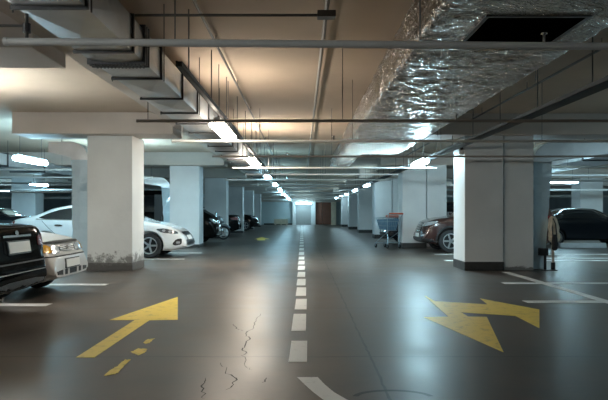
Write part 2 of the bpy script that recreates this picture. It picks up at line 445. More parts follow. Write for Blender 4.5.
# ------------------------------------------------------------------ lamps
def lamp_mat(name, col, s): return mat(name, (.9, .9, .9), .4, emit=col, strength=s)
LS = 85.0
M['lamp_warm'] = lamp_mat('lamp_diffuser_warm', (.94, 1.0, .97), LS*1.08)
M['lamp_neutral'] = lamp_mat('lamp_diffuser_neutral', (1.0, .88, .73), LS*.5)
M['lamp_bay'] = lamp_mat('lamp_diffuser_bluish', (.42, .79, 1.0), LS*.85)
M['lamp_bright'] = lamp_mat('lamp_diffuser_bright', (.54, .86, 1.0), LS*1.9)
M['lamp_dim'] = lamp_mat('lamp_diffuser_dim', (.50, .84, 1.0), LS*.75)
M['lamp_strong'] = lamp_mat('lamp_diffuser_strong', (1.0, .87, .72), LS*1.3)
M['lamp_faint'] = lamp_mat('lamp_diffuser_faint', (.55, .86, 1.0), LS*.3)
M['lamp_cool'] = lamp_mat('lamp_diffuser_cool', (.42, .80, 1.0), LS*.5)
def lamp(x, y, m, label, L=1.5, w=.19, z=2.45, group='ceiling lamps', rot=0):
    t = thing('ceiling_lamp', label, 'lamp', (x, y, z), rot, group)
    obj('housing', box(BM(), -w*.22, w*.22, -L*.5, L*.5, .095, .14, .01), M['housing'], t)
    bm = BM(); pr = [(-.28, .105), (.28, .105), (.5, .055), (.46, .02), (.30, -.015), (-.30, -.015), (-.46, .02), (-.5, .055)]
    ends = []
    for yy, sc in ((-L*.5, .8), (-L*.47, 1), (L*.47, 1), (L*.5, .8)):
        ends.append([bm.verts.new((a*w*sc, yy, .03+(b-.03)*sc)) for a, b in pr])
    for A, B in zip(ends, ends[1:]):
        for k in range(8): bm.faces.new((A[k], A[(k+1) % 8], B[(k+1) % 8], B[k]))
    bm.faces.new(ends[0]); bm.faces.new(ends[-1])
    obj('diffuser', bm, M[m], t)
    for s in (-1, 1):
        obj('hanger_rod', tube(BM(), [(0, s*L*.36, .13), (0, s*L*.36, CEIL-z)], .006, 6), M['steel'], t)
    return t
for i, y in enumerate([9.05, 14.7, 20.6, 26.5, 32.2, 38.1, 44, 50, 56]):
    k = 'lamp_neutral' if i < 1 else 'lamp_strong' if i < 2 else 'lamp_cool'
    lab = 'lit ceiling lamp along the left duct, %s of the row' % nth[i]
    lamp(-1.18, y, k, lab, 1.5 if i < 2 else 1.1, .23 if i < 2 else .21, 2.43)
for i, y in enumerate([15.2, 27.6, 33.8, 40, 46, 52]):
    lamp(2.98, y, 'lamp_bright' if i < 1 else 'lamp_faint', 'lit ceiling lamp right of the foil duct, %s of the row' % nth[i])
for x, y, k, lab in [(-5.25, 9.25, 'lamp_warm', 'lamp over the bay of the silver car'), (-4.2, .8, 'lamp_warm', 'unseen lamp added over the left bays level with the camera'), (8.0, 9.6, 'lamp_faint', 'unseen lamp added over the right bays before the grey pillar'), (6.2, 16.5, 'lamp_dim', 'hidden lamp added over the right bays just behind the grey pillar'), (16, 23, 'lamp_bright', 'unseen lamp added over the outer right bays past the blue black car'),  # all but the first are added out of view to brighten pipe, jacket, outer pillar
                     (-5.4, 17.5, 'lamp_bright', 'hidden lamp added over the bonnet of the white sedan behind the flaking pillar'),  # hidden lamp added to brighten the front of the second left pillar
                     (-6.5, 14.4, 'lamp_bay', 'large lit lamp left of the flaking pillar above the white car'),
                     (-11.7, 26.7, 'lamp_bay', 'small lit lamp below the large one at far left'),
                     (-17.5, 35, 'lamp_bay', 'tiny lit lamp at the left edge above the dark car'), (-12, 17, 'lamp_bay', 'unseen lamp added over the outer left aisle'),  # the outer left aisle lamp is added out of view
                     (10.5, 24.4, 'lamp_dim', 'lit lamp above the blue black car at right'), 
                     (16.5, 34, 'lamp_dim', 'lit lamp far off beyond the blue black car'), (10.5, 16.5, 'lamp_dim', 'unseen lamp added over the outer right aisle'), (10.5, 36, 'lamp_dim', 'lamp deep in the outer right aisle')]:  # the nearer outer right aisle lamp is added out of view
    lamp(x, y, k, lab, 1.4 if x == 10.5 and y > 20 else 1.6, rot=PI/2 if x == 10.5 and y > 20 else 0)
lamp(fx(303.5), 60.0, 'lamp_dim', 'lit lamp above the grey roller shutter', 1.5, .19, 2.12, 'ceiling lamps', PI/2)

# ------------------------------------------------------------------ pipes across the aisle
def rods(t, xs, y, z0, m='steel', r=.005):
    for x in xs: obj('hanger_rod', tube(BM(), [(x, y, z0), (x, y, CEIL-t.location.z)], r, 6), M[m], t)
def cross_pipe(y, x0, x1, r, m, label, z=2.38, rodx=(), heads=()):
    t = thing('sprinkler_pipe', label, 'pipe', (0, y, z), 0, 'pipes across the aisle')
    obj('tube', tube(BM(), [(x0, 0, 0), (x1, 0, 0)], r, 12), M[m], t, .6)
    for x in (x0, x1):
        obj('end_cap', tube(BM(), [(x-.012, 0, 0), (x+.012, 0, 0)], r*1.12, 12), M[m], t, .6)
    rods(t, rodx, 0, r)
    for x in heads:
        bm = tube(BM(), [(x, 0, r*.5), (x, 0, r+.05)], [.012, .010], 8); lathe(bm, [(.004, r+.05), (.022, r+.055), (.022, r+.062), (.004, r+.066)], 'z', 12, (x, 0, 0))
        obj('sprinkler_head', bm, M['chrome'], t)
    return t
p1 = cross_pipe(4.04, -1.965, 7, .026, 'pipe_white', 'thick white pipe crossing the whole top of the picture', 2.385, (-.85, .8, 4.2), (1.65,))
p1.rotation_euler.z = .029
obj('riser', tube(BM(), [(-1.83, 0, 0), (-1.83, 0, .12), (-1.83, 0, .185)], .012, 8), M['steel'], p1)
obj('valve', tube(BM(), [(-1.83, -.0, .06), (-1.83, 0, .12)], .026, 10), M['galv_dark'], p1)
obj('branch_pipe', tube(BM(), [(-1.83, 0, .105), (-3.2, 0, .105)], .009, 8), M['steel'], p1)
cross_pipe(7.4, -2.03, 9, .019, 'pipe_brown', 'thin brown pipe crossing the aisle behind the thick white pipe', 2.38, (-1.9, .5, 3.8), (1.9,))
cross_pipe(9.5, -2.05, 9, .022, 'pipe_white', 'thin white pipe crossing the aisle, third from the camera', 2.38, (-1.9, .8, 3.8), (.5,))
cross_pipe(12.1, -1.8, 11, .019, 'pipe_brown', 'thin brown pipe passing just before the grey pillar', 2.38, (-.85, .6, 2.8), (-.3,))
cross_pipe(15.2, -1.75, 3.4, .022, 'pipe_white', 'thin white pipe level with the first lamp on the right', 2.38, (-.85, 2.7), (.9,))
for i, y in enumerate([17.8, 20.2, 23, 26, 29, 32, 35, 38, 41, 44, 47, 50, 53, 56]):
    cross_pipe(y, random.uniform(-3.2, -1.6), random.uniform(2.6, 3.4), random.choice((.02, .025, .03)), random.choice(('pipe_white', 'pipe_grey', 'pipe_white', 'pipe_grey')),
               'thin far pipe crossing the aisle, %s beyond the first right lamp' % ['nearest', 'second', 'third', 'fourth', 'fifth', 'sixth', 'seventh', 'eighth', 'ninth', 'tenth', 'eleventh', 'twelfth', 'thirteenth', 'last'][i],
               2.38-.03*(i % 3), (-.85, .7), (random.uniform(-1, 1),))
# pipes in the side bays
for i, (y, x0, x1, z, r) in enumerate([(17.5, -15, -5.0, 2.50, .03), (20.0, -16, -5.0, 2.42, .03), (23.5, -18, -5.0, 2.40, .035), (25.5, -18, -4.9, 2.12, .04), (27.8, -22, -5, 2.3, .05), (33, -23, -5, 2.05, .07), (36, -23, -5, 2.15, .05)]):
    cross_pipe(y, x0, x1, r, 'pipe_white' if i % 2 else 'pipe_grey', 'pipe above the white car in the left bays, %s from the camera' % nth[i], z, (-7, -10.5), ()) 
for i, (y, x0, x1, z, r) in enumerate([(15.8, 5.2, 16, 2.45, .025), (18.5, 5.2, 18, 2.40, .03), (22, 5.2, 20, 2.42, .04), (26.5, 5.2, 22, 2.25, .05), (31, 5.2, 23, 2.1, .07), (35, 5.2, 23, 2.2, .05)]):
    cross_pipe(y, x0, x1, r, 'pipe_white' if i % 2 else 'pipe_grey', 'pipe above the blue black car in the right bays, %s from the camera' % nth[i], z, (7, 10.5, 14), ())

def long_pipe(x, z, y0, y1, r, m, label, name='conduit', rodys=()):
    t = thing(name, label, 'pipe', (x, y0, z), 0)
    obj('tube', tube(BM(), [(0, 0, 0), (0, y1-y0, 0)], r, 8), M[m], t, .6)
    yy = .8
    while yy < y1-y0:
        obj('clamp', tube(BM(), [(0, yy, 0), (0, yy, CEIL-z-.004)], .007, 6), M['steel'], t); yy += 2.4
    return t
long_pipe(.245, 3.28, 1.5, 58, .022, 'pipe_brown', 'brown conduit running down the middle of the ceiling')
long_pipe(-1.02, 3.25, 1.5, 58, .016, 'steel', 'thin dark pipe running lengthwise above the left lamps')
long_pipe(3.6, 3.22, 4.0, 40, .018, 'steel', 'thin dark pipe running lengthwise on the right side ceiling')
t = thing('conduit', 'thin conduit crossing the ceiling to a small junction box', 'pipe', (0, 5.9, 3.19))
obj('tube', tube(BM(), [(-1.9, 0, 0), (.2, 0, 0)], .014, 8), M['steel'], t)
obj('junction_box', box(BM(), .15, .33, -.06, .06, -.03, .035, .008), M['steel'], t)

# cable trays with their hangers
def tray(x, y0, y1, label, w=.06, z=2.64):
    t = thing('cable_tray', label, 'cable tray', (x, y0, z))
    L = y1-y0
    bm = BM(); box(bm, -w/2, w/2, 0, L, 0, .006); box(bm, -w/2, -w/2+.006, 0, L, 0, .05); box(bm, w/2-.006, w/2, 0, L, 0, .05)
    obj('channel', bm, M['cable'], t)
    for k in range(3):
        pts = [(-w*.3+k*w*.3+random.uniform(-.01, .01), q*1.5, .03+random.uniform(0, .025)) for q in range(int(L/1.5)+1)]
        obj('cable', tube(BM(), pts, .012, 6), M['cable'], t)
    yy = .5
    while yy < L:
        obj('hanger_rod', tube(BM(), [(0, yy, 0), (0, yy, CEIL-z)], .008, 6), M['steel'], t); yy += 1.55
    return t
tray(-1.17, 5.7, 58, 'dark cable tray hung beside the grey metal duct on the left')
tray(3.22, 1.5, 57, 'dark cable tray hung on rods right of the foil duct', .2, 2.60)

# ------------------------------------------------------------------ grey sheet metal duct (left)
def left_duct():
    x0, x1, z0, z1 = -1.88, -1.42, 2.60, 2.89
    t = thing('metal_duct', 'grey sheet metal duct with flanged sections along the left of the aisle', 'duct', (0, 0, 0))
    ys = [1.75, 2.7, 3.64, 4.64, 5.57, 6.56, 7.5, 8.4] + [8.4+.95*k for k in range(1, 16)]
    ys = [q*1.08 for q in ys]
    for a, b in zip(ys, ys[1:]):
        bm = BM(); cx, cy = (x0+x1)/2, (a+b)/2
        r0 = [bm.verts.new((x, a, z)) for x, z in ((x0, z0), (x1, z0), (x1, z1), (x0, z1))]
        r1 = [bm.verts.new((x, b, z)) for x, z in ((x0, z0), (x1, z0), (x1, z1), (x0, z1))]
        pb = bm.verts.new((cx, cy, z0-.028)); ps = bm.verts.new((x1+.016, cy, (z0+z1)/2)); pl = bm.verts.new((x0-.016, cy, (z0+z1)/2))
        for q, (i, j) in ((pb, (0, 1)), (ps, (1, 2)), (pl, (3, 0))):
            loop = [r0[i], r0[j], r1[j], r1[i]]
            for k in range(4): bm.faces.new((loop[k], loop[(k+1) % 4], q))
        bm.faces.new((r0[2], r0[3], r1[3], r1[2])); bm.faces.new(r0); bm.faces.new(r1)
        obj('duct_section', bm, M['galv'], t)
    for k, y in enumerate(ys):
        e = .02; q = .012; bm = BM()
        box(bm, x0-e-.01, x1+e, y-q, y+q, z0-e, z0+.005); box(bm, x0-e, x1+e, y-q, y+q, z1, z1+e)
        box(bm, x0-e, x0+.004, y-q, y+q, z0, z1); box(bm, x1-.004, x1+e, y-q, y+q, z0, z1)
        obj('flange', bm, M['galv_dark'], t)
        if k % 2 == 0:
            for x in (x0-.03, x1+.03): obj('hanger_rod', tube(BM(), [(x, y+.03, z0-.03), (x, y+.03, CEIL)], .006, 6), M['steel'], t)
    bm = BM()
    for k in range(5):
        e = .03 if k % 2 == 0 else .012
        box(bm, x0-e, x1+e, 5.33+k*.03, 5.355+k*.03, z0-e, z1+e)
    for k in range(14):
        xx = x0+.02+k*(x1-x0-.04)/13
        box(bm, xx-.006, xx+.006, 5.32, 5.47, z0-.038, z0-.028)
    obj('flexible_collar', bm, M['galv_dark'], t)
left_duct()

# ------------------------------------------------------------------ foil wrapped duct (right)
def foil_duct():
    t = thing('foil_duct', 'wide duct wrapped in crinkled silver foil on the right ceiling', 'duct')
    def sect(y0, y1, x0, x1, z0, z1, name, amp=.03):
        bm = BM()
        ny = int((y1-y0)/.05); per = []
        nx, nz = int((x1-x0)/.06), 11
        for i in range(nx+1): per.append((x0+(x1-x0)*i/nx, z0))
        for i in range(1, nz+1): per.append((x1, z0+(z1-z0)*i/nz))
        for i in range(1, nx+1): per.append((x1-(x1-x0)*i/nx, z1))
        for i in range(1, nz): per.append((x0, z1-(z1-z0)*i/nz))
        cx, cz = (x0+x1)/2, (z0+z1)/2
        rings = []
        for j in range(ny+1):
            y = y0+(y1-y0)*j/ny; ring = []
            for x, z in per:
                v = Vector((x*1.6, y*3.2, z*3.0))
                d = noise.noise(v)*amp*.4 + noise.noise(Vector((x*5, y*16, z*16)))*(.012 if z == z0 else .022) + noise.noise(Vector((x*11+9, y*42, z*40)))*.009
                if z == z0 and x0+.34 < x < x1-.27 and 4.48 < y < 5.54: d = 0
                # sagging wrap between straps
                sag = 0
                n = Vector((x-cx, 0, z-cz)); n.x /= (x1-x0); n.z /= (z1-z0)
                if abs(n.x) > abs(n.z): nn = Vector((math.copysign(1, n.x), 0, .0))
                else: nn = Vector((0, 0, math.copysign(1, n.z)))
                # rounded corners
                px, pz_ = x, z
                cr = .07
                if abs(x-cx) > (x1-x0)/2-cr and abs(z-cz) > (z1-z0)/2-cr:
                    ox = abs(x-cx)-((x1-x0)/2-cr); oz = abs(z-cz)-((z1-z0)/2-cr); l = math.hypot(ox, oz)
                    if l > cr:
                        px = cx+math.copysign((x1-x0)/2-cr+ox*cr/l, x-cx); pz_ = cz+math.copysign((z1-z0)/2-cr+oz*cr/l, z-cz)
                q = Vector((px, y, pz_))+nn*(d-sag*.6)
                ring.append(bm.verts.new(q))
            rings.append(ring)
        m = len(per)
        for A, B in zip(rings, rings[1:]):
            for k in range(m): bm.faces.new((A[k], A[(k+1) % m], B[(k+1) % m], B[k]))
        bm.faces.new(rings[0]); bm.faces.new(rings[-1])
        return obj(name, bm, M['foil'], t, .12)
    sect(1.2, 15.5, 1.02, 2.52, 2.75, 3.24, 'duct_casing')
    sect(15.45, 21.5, 1.02, 1.62, 2.80, 3.2, 'narrow_casing')
    # framed opening on the underside, its inner shade put in as a solid black block
    x0, x1, y0, y1, z = 1.43, 2.18, 4.6, 5.42, 2.738
    bm = BM()
    for a in ((x0-.03, x1+.03, y0-.03, y0), (x0-.03, x1+.03, y1, y1+.03), (x0-.03, x0, y0, y1), (x1, x1+.03, y0, y1)): box(bm, *a, z+.004, z+.10)
    fr = obj('grille_frame', bm, M['galv_dark'], t)
    obj('opening', box(BM(), x0, x1, y0, y1, z+.007, z+.08), M['opening_shade'], fr)
    for y in (2.4, 6.6, 9.0, 11.4, 13.8):
        for x in (2.57,): obj('hanger_rod', tube(BM(), [(x, y, 2.70), (x, y, CEIL)], .006, 6), M['steel'], t)
foil_duct()

# side-bay ducts with film wrapped drops
def drop_duct(x0, x1, y0, y1, zt, sgn, taper, label, run=1.3):
    """vertical duct wrapped in plastic film beside a pillar, with an elbow on top that leads outwards (sgn)"""
    t = thing('duct_drop', label, 'duct', ((x0+x1)/2, (y0+y1)/2, 0))
    w, d = (x1-x0)/2, (y1-y0)/2
    bm = BM(); rings = []
    for k in range(15):
        z = .02+(zt-.02)*k/14; s = taper+(1-taper)*(k/14)
        jig = lambda: random.uniform(-.012, .012)
        off = -sgn*w*(1-s)
        rings.append([bm.verts.new((off+a*w*s+jig(), b*d+jig(), z)) for a, b in ((-1, -1), (0, -1.05), (1, -1), (1.05, 0), (1, 1), (0, 1.05), (-1, 1), (-1.05, 0))])
    for A, B in zip(rings, rings[1:]):
        for k in range(8): bm.faces.new((A[k], A[(k+1) % 8], B[(k+1) % 8], B[k]))
    bm.faces.new(rings[0]); bm.faces.new(rings[-1])
    obj('wrapped_riser', bm, M['film'], t)
    bm = BM(); R = w+.05; rings = []
    for k in range(9):
        a = PI/2*k/8
        cx = sgn*R; rr = [R-w, R+w]
        ring = []
        for r_, b in ((rr[0], -1), (rr[1], -1), (rr[1], 1), (rr[0], 1)):
            ring.append(bm.verts.new((cx-sgn*r_*math.cos(a), b*d, zt+r_*math.sin(a))))
        rings.append(ring)
    rings.append([bm.verts.new((v.co.x+sgn*run, v.co.y*1.2, zt+R+w-.02-(zt+R+w-v.co.z)*.6)) for v in rings[-1]])
    for A, B in zip(rings, rings[1:]):
        for k in range(4): bm.faces.new((A[k], A[(k+1) % 4], B[(k+1) % 4], B[k]))
    bm.faces.new(rings[0]); bm.faces.new(rings[-1])
    obj('elbow', bm, M['galv'], t, .6)
    obj('hanger_rod', tube(BM(), [(sgn*(R+run*.6), 0, zt+R+w-.01), (sgn*(R+run*.6), 0, CEIL)], .006, 6), M['steel'], t)
drop_duct(-5.02, -4.67, 13.1, 13.55, 2.40, -1, 1.0, 'film wrapped duct drop left of the flaking pillar', .45)
drop_duct(-5.06, -4.75, 21.6, 22.1, 2.15, -1, .55, 'film wrapped duct drop left of the second white pillar', .6)
drop_duct(5.06, 5.46, 13.1, 13.6, 2.35, 1, .55, 'bluish film wrapped duct drop right of the grey pillar')

# sheet metal duct in the left bays at the top left, behind the beam
t = thing('branch_duct', 'grey branch duct with brackets high in the left bays', 'duct', (0, 0, 0))
obj('casing', box(BM(), -9.7, -8.6, 13.8, 26, 2.62, 2.95, .01), M['galv'], t)
for y in (15, 17.5, 20, 22.5, 25):
    obj('flange', box(BM(), -9.74, -8.56, y-.02, y+.02, 2.58, 2.99), M['galv_dark'], t)
    obj('hanger_rod', tube(BM(), [(-8.58, y, 2.6), (-8.58, y, CEIL)], .008, 6), M['steel'], t)
t = thing('branch_duct', 'grey branch duct high in the right bays above the blue black car', 'duct', (0, 0, 0))
obj('casing', box(BM(), 7.5, 8.9, 15.0, 30, 2.66, 2.95, .01), M['galv'], t)
for y in (16, 18.5, 23.5, 26):
    obj('flange', box(BM(), 7.46, 8.94, y-.02, y+.02, 2.62, 2.99), M['galv_dark'], t)
    obj('hanger_rod', tube(BM(), [(7.48, y, 2.64), (7.48, y, CEIL)], .008, 6), M['steel'], t)

# ------------------------------------------------------------------ cars
def pchip(xs, ys, x):
    if x <= xs[0]: return ys[0]
    if x >= xs[-1]: return ys[-1]
    n = len(xs)
    d = [(ys[i+1]-ys[i])/(xs[i+1]-xs[i]) for i in range(n-1)]
    def sl(i):
        if i == 0: return d[0]
        if i == n-1: return d[-1]
        if d[i-1]*d[i] <= 0: return 0.0
        h0, h1 = xs[i]-xs[i-1], xs[i+1]-xs[i]; w1, w2 = 2*h1+h0, h1+2*h0
        return (w1+w2)/(w1/d[i-1]+w2/d[i])
    for i in range(n-1):
        if x <= xs[i+1]:
            h = xs[i+1]-xs[i]; t = (x-xs[i])/h
            return ((1+2*t)*(1-t)**2*ys[i]+t*(1-t)**2*h*sl(i)+t*t*(3-2*t)*ys[i+1]+t*t*(t-1)*h*sl(i+1))

WHEELS = {}
def wheel(parent, x, y, r, side, rim_m, nsp=5):
    key = (round(r, 3), side, rim_m, nsp)
    if key not in WHEELS:
        bm = BM(); w = .10; ri = r*.66
        lathe(bm, [(ri, -w), (r*.93, -w*1.05), (r*.985, -w*.8), (r, -w*.4), (r, w*.4), (r*.985, w*.8), (r*.93, w*1.05), (ri, w)], 'y', 32, end='loop')
        me1 = obj('wheel', bm, M['rubber'], None, .6)
        bm = BM(); o = side
        lathe(bm, [(ri*1.02, o*.108), (ri*.95, o*.112), (ri*.90, o*.095), (ri*.88, o*.05), (ri*.88, o*.02)], 'y', 32, end='open')
        for k in range(nsp):
            a = 2*PI*k/nsp+.3
            Mt = Matrix.Rotation(a, 4, 'Y')
            box(bm, -ri*.11, ri*.11, min(o*.06, o*.10), max(o*.06, o*.10), ri*.12, ri*.93, .01, Mt)
        lathe(bm, [(.005, o*.108), (ri*.22, o*.104), (ri*.24, o*.06)], 'y', 16)
        me2 = obj('rim', bm, M[rim_m], None, .6)
        WHEELS[key] = (me1.data, me2.data, lathe_disc(ri*.9, o*.03))
        for q in (me1, me2): bpy.data.objects.remove(q)
    a, b, c = WHEELS[key]
    w_ = link(bpy.data.objects.new('wheel', a), parent); w_.location = (x, y, r)
    link(bpy.data.objects.new('rim', b), w_)
    link(bpy.data.objects.new('brake_disc', c), w_)
    return w_
def lathe_disc(r, h):
    bm = lathe(BM(), [(r, h-.01), (r, h+.01)], 'y', 24)
    me = bpy.data.meshes.new('brake_disc'); bm.to_mesh(me); bm.free(); me.materials.append(M['black']); return me

def smooth_poly(pts, n=1):
    for _ in range(n):
        o = []
        for a, b in zip(pts, pts[1:]+pts[:1]):
            o += [(a[0]*.8+b[0]*.2, a[1]*.8+b[1]*.2), (a[0]*.2+b[0]*.8, a[1]*.2+b[1]*.8)]
        pts = o
    return pts

class Car:
    def __init__(s, sp, loc, rz, label, name='car', cat='car', group=None):
        s.sp = sp; s.root = thing(name, label, cat, loc, rz, group)
        s.build()
    def Z(s, x): return pchip([p[0] for p in s.sp['top']], [p[1] for p in s.sp['top']], x)
    def B(s, x): return pchip([p[0] for p in s.sp['belt']], [p[1] for p in s.sp['belt']], x)
    def W(s, x):
        sp = s.sp; L = sp['L']; w = sp['W']/2
        fr, rr = sp.get('fround', .75), sp.get('rround', .5)
        k = 1
        if x > L-fr: k -= sp.get('fp', .22)*((x-(L-fr))/fr)**2.3
        if x < rr: k -= sp.get('rp', .13)*((rr-x)/rr)**2.4
        return w*k
    def zb(s, x):
        L = s.sp['L']; g = s.sp.get('clear', .2)
        return g + .10*max(0, (x-(L-.5))/.5)**2 + .12*max(0, (.5-x)/.5)**2
    def ring(s, x):
        w, zt, bl, zb = s.W(x), s.Z(x), s.B(x), s.zb(x)
        bl = min(bl, zt-.035); h = zt-bl
        k = min(1, max(0, (h-.05)/.38))
        wr = w*(.90-.18*k) if h > .05 else w*.90
        mid = zb+(bl-zb)*.5
        er = min(.11, h*.45)
        p5 = (w*.955, bl); p7 = (wr, zt-er)
        return [(0, zb), (w*.55, zb), (w*.86, zb+.01), (w*.965, zb+.07), (w*.995, zb+(bl-zb)*.28), (w, mid), (w*.995, zb+(bl-zb)*.75), (w*.98, bl-.05*min(1, (bl-zb)/.3)), p5,
                (p5[0]*.66+p7[0]*.34+.008*k, p5[1]*.66+p7[1]*.34), (p5[0]*.33+p7[0]*.67+.008*k, p5[1]*.33+p7[1]*.67), p7, (wr*.93, zt-er*.38), (wr*.75, zt-er*.12), (wr*.4, zt-.008), (0, zt)]
    def build(s):
        sp = s.sp; L = sp['L']; n = sp.get('n', 76)
        xs = sorted({round(L*.5*(1-math.cos(PI*i/n)), 5) for i in range(n+1)} | {round(p[0], 5) for p in sp['top']})
        bm = BM(); rings = []
        for x in xs:
            half = s.ring(x)
            full = half + [(-a, b) for a, b in half[-2:0:-1]]
            rings.append([bm.verts.new((x-L/2, a, b)) for a, b in full])
        m = len(rings[0])
        for A, B in zip(rings, rings[1:]):
            for k in range(m): bm.faces.new((A[k], A[(k+1) % m], B[(k+1) % m], B[k]))
        bm.faces.new(rings[0]); bm.faces.new(rings[-1])
        bmesh.ops.recalc_face_normals(bm, faces=bm.faces[:])
        s.bvh = BVHTree.FromBMesh(bm)
        me = bpy.data.meshes.new('body'); bm.to_mesh(me); bm.free()
        tmp = bpy.data.objects.new('body_raw', me); C.objects.link(tmp)
        r = sp['r']; cut = BM()
        for wx in sp['wheels']:
            for sd in (-1, 1):
                lathe(cut, [(r+.055, min(sd*(sp['W']/2-.30), sd*(sp['W']/2+.2))), (r+.055, max(sd*(sp['W']/2-.30), sd*(sp['W']/2+.2)))], 'y', 28, (wx-L/2, 0, r+.01))
        bmesh.ops.recalc_face_normals(cut, faces=cut.faces[:])
        cme = bpy.data.meshes.new('cut'); cut.to_mesh(cme); cut.free()
        co = bpy.data.objects.new('cut', cme); C.objects.link(co)
        md = tmp.modifiers.new('b', 'BOOLEAN'); md.operation = 'DIFFERENCE'; md.object = co; md.solver = 'EXACT'
        dg = bpy.context.evaluated_depsgraph_get(); ev = tmp.evaluated_get(dg)
        bm2 = BM(); bm2.from_mesh(ev.to_mesh()); ev.to_mesh_clear()
        for q in (tmp, co): bpy.data.objects.remove(q)
        s.body = obj('body', bm2, M[sp['paint']], s.root, .75)
        s.body.data.materials.clear(); s.body.data.materials.append(M[sp['paint']])
        for wx in sp['wheels']:
            for sd in (-1, 1): wheel(s.root, wx-L/2, sd*(sp['W']/2-.115), r, sd, sp.get('rim', 'alloy'), sp.get('spokes', 5))
    def patch(s, name, pts, axis, mt, off=.006, parent=None, th=.012, soft=1, res=.09):
        """outline pts projected onto the body along an axis: 'r' right side (-y), 'l' left side (+y), 'f' front (+x), 'b' back; side pts are (x,z), end pts (y,z), 't' top (x,y)"""
        L = s.sp['L']
        if soft: pts = smooth_poly(pts, soft)
        bm = BM()
        f = bm.faces.new([bm.verts.new((a, b, 0)) for a, b in pts])
        bmesh.ops.triangulate(bm, faces=[f])
        for _ in range(5):
            es = [e for e in bm.edges if e.calc_length() > res]
            if not es: break
            bmesh.ops.subdivide_edges(bm, edges=es, cuts=1)
            bmesh.ops.triangulate(bm, faces=[q for q in bm.faces if len(q.verts) > 3])
        D = {'r': Vector((0, 1, 0)), 'l': Vector((0, -1, 0)), 'f': Vector((-1, 0, 0)), 'b': Vector((1, 0, 0)), 't': Vector((0, 0, -1))}[axis]
        for v in bm.verts:
            a, b = v.co.x, v.co.y
            o = {'r': Vector((a-L/2, -3, b)), 'l': Vector((a-L/2, 3, b)), 'f': Vector((5, a, b)), 'b': Vector((-5, a, b)), 't': Vector((a-L/2, b, 4))}[axis]
            hit, nn, _i, _d = s.bvh.ray_cast(o, D)
            if hit is None:
                hit, nn, _i, _d = s.bvh.find_nearest(o + D*(5-L/2 if axis in 'fb' else 3-s.sp['W']/2))
            if nn.dot(D) > 0: nn = -nn
            v.co = hit+nn*off
        bmesh.ops.recalc_face_normals(bm, faces=bm.faces[:])
        if th:
            up = sum((q.normal.dot(D) for q in bm.faces))
            if up > 0: bmesh.ops.reverse_faces(bm, faces=bm.faces[:])
            ret = bmesh.ops.extrude_face_region(bm, geom=bm.faces[:])
            vs = [g for g in ret['geom'] if isinstance(g, bmesh.types.BMVert)]
            for v in vs: v.co += D*th
        return obj(name, bm, M[mt], parent or s.root, .7)
    def both(s, name, pts, mt, **k):
        return [s.patch(name, pts, a, mt, **k) for a in 'rl']
    def ends(s, name, pts, axis, mt, **k):
        return [s.patch(name, [(sg*a, b) for a, b in pts], axis, mt, **k) for sg in (1, -1)]
    def mirror(s, x, z, y=None):
        L = s.sp['L']
        for sd in (-1, 1):
            yy = sd*(s.W(x)*.93)
            bm = BM(); box(bm, x-L/2-.07, x-L/2+.07, min(yy, yy+sd*.21), max(yy, yy+sd*.21), z-.06, z+.07, .03)
            mm = obj('wing_mirror', bm, M[s.sp['paint']], s.root, .8)
            obj('mirror_glass', box(BM(), x-L/2-.076, x-L/2-.068, min(yy+sd*.05, yy+sd*.19), max(yy+sd*.05, yy+sd*.19), z-.045, z+.055), M['chrome'], mm)
    def handle(s, x, z):
        for h in s.both('door_handle', [(x-.1, z-.018), (x+.1, z-.018), (x+.1, z+.018), (x-.1, z+.018)], s.sp.get('handle', s.sp['paint']), off=.02, th=.022): pass
    def plate(s, axis, z, y=0, w=.26, h=.057, mt='plate'):
        fr = s.patch('number_plate', [(y-w, z-h), (y+w, z-h), (y+w, z+h), (y-w, z+h)], axis, mt, off=.022, th=.03, soft=0, res=.3)
        bd = s.patch('plate_frame', [(y-w-.018, z-h-.016), (y+w+.018, z-h-.016), (y+w+.018, z+h+.016), (y-w-.018, z+h+.016)], axis, 'trim', off=.013, th=.03, soft=0, res=.3, parent=fr)

def strip(pts, w):
    """closed outline of a thin line through pts"""
    l, r = [], []
    for i, (x, z) in enumerate(pts):
        a = pts[max(0, i-1)]; b = pts[min(len(pts)-1, i+1)]
        dx, dz = b[0]-a[0], b[1]-a[1]; q = math.hypot(dx, dz) or 1
        l.append((x-dz/q*w, z+dx/q*w)); r.append((x+dz/q*w, z-dx/q*w))
    return l+r[::-1]

# --- black sedan, rear to the aisle (its own +x is forward)
SEDAN = dict(L=4.55, W=1.76, r=.31, wheels=(.98, 3.65), paint='p_black', clear=.26, rp=.27, rround=.60,
    top=[(0, .60), (.035, .72), (.05, .80), (.10, 1.07), (.16, 1.105), (.5, 1.12), (.85, 1.12), (1.45, 1.40), (1.9, 1.425), (2.5, 1.40), (3.2, 1.06), (3.4, .985), (4.0, .88), (4.35, .74), (4.5, .62), (4.55, .5)],
    belt=[(0, .55), (.05, .74), (.10, .98), (.5, 1.0), (1.0, .99), (2.5, .95), (3.3, .93), (4.0, .82), (4.4, .66), (4.55, .45)])
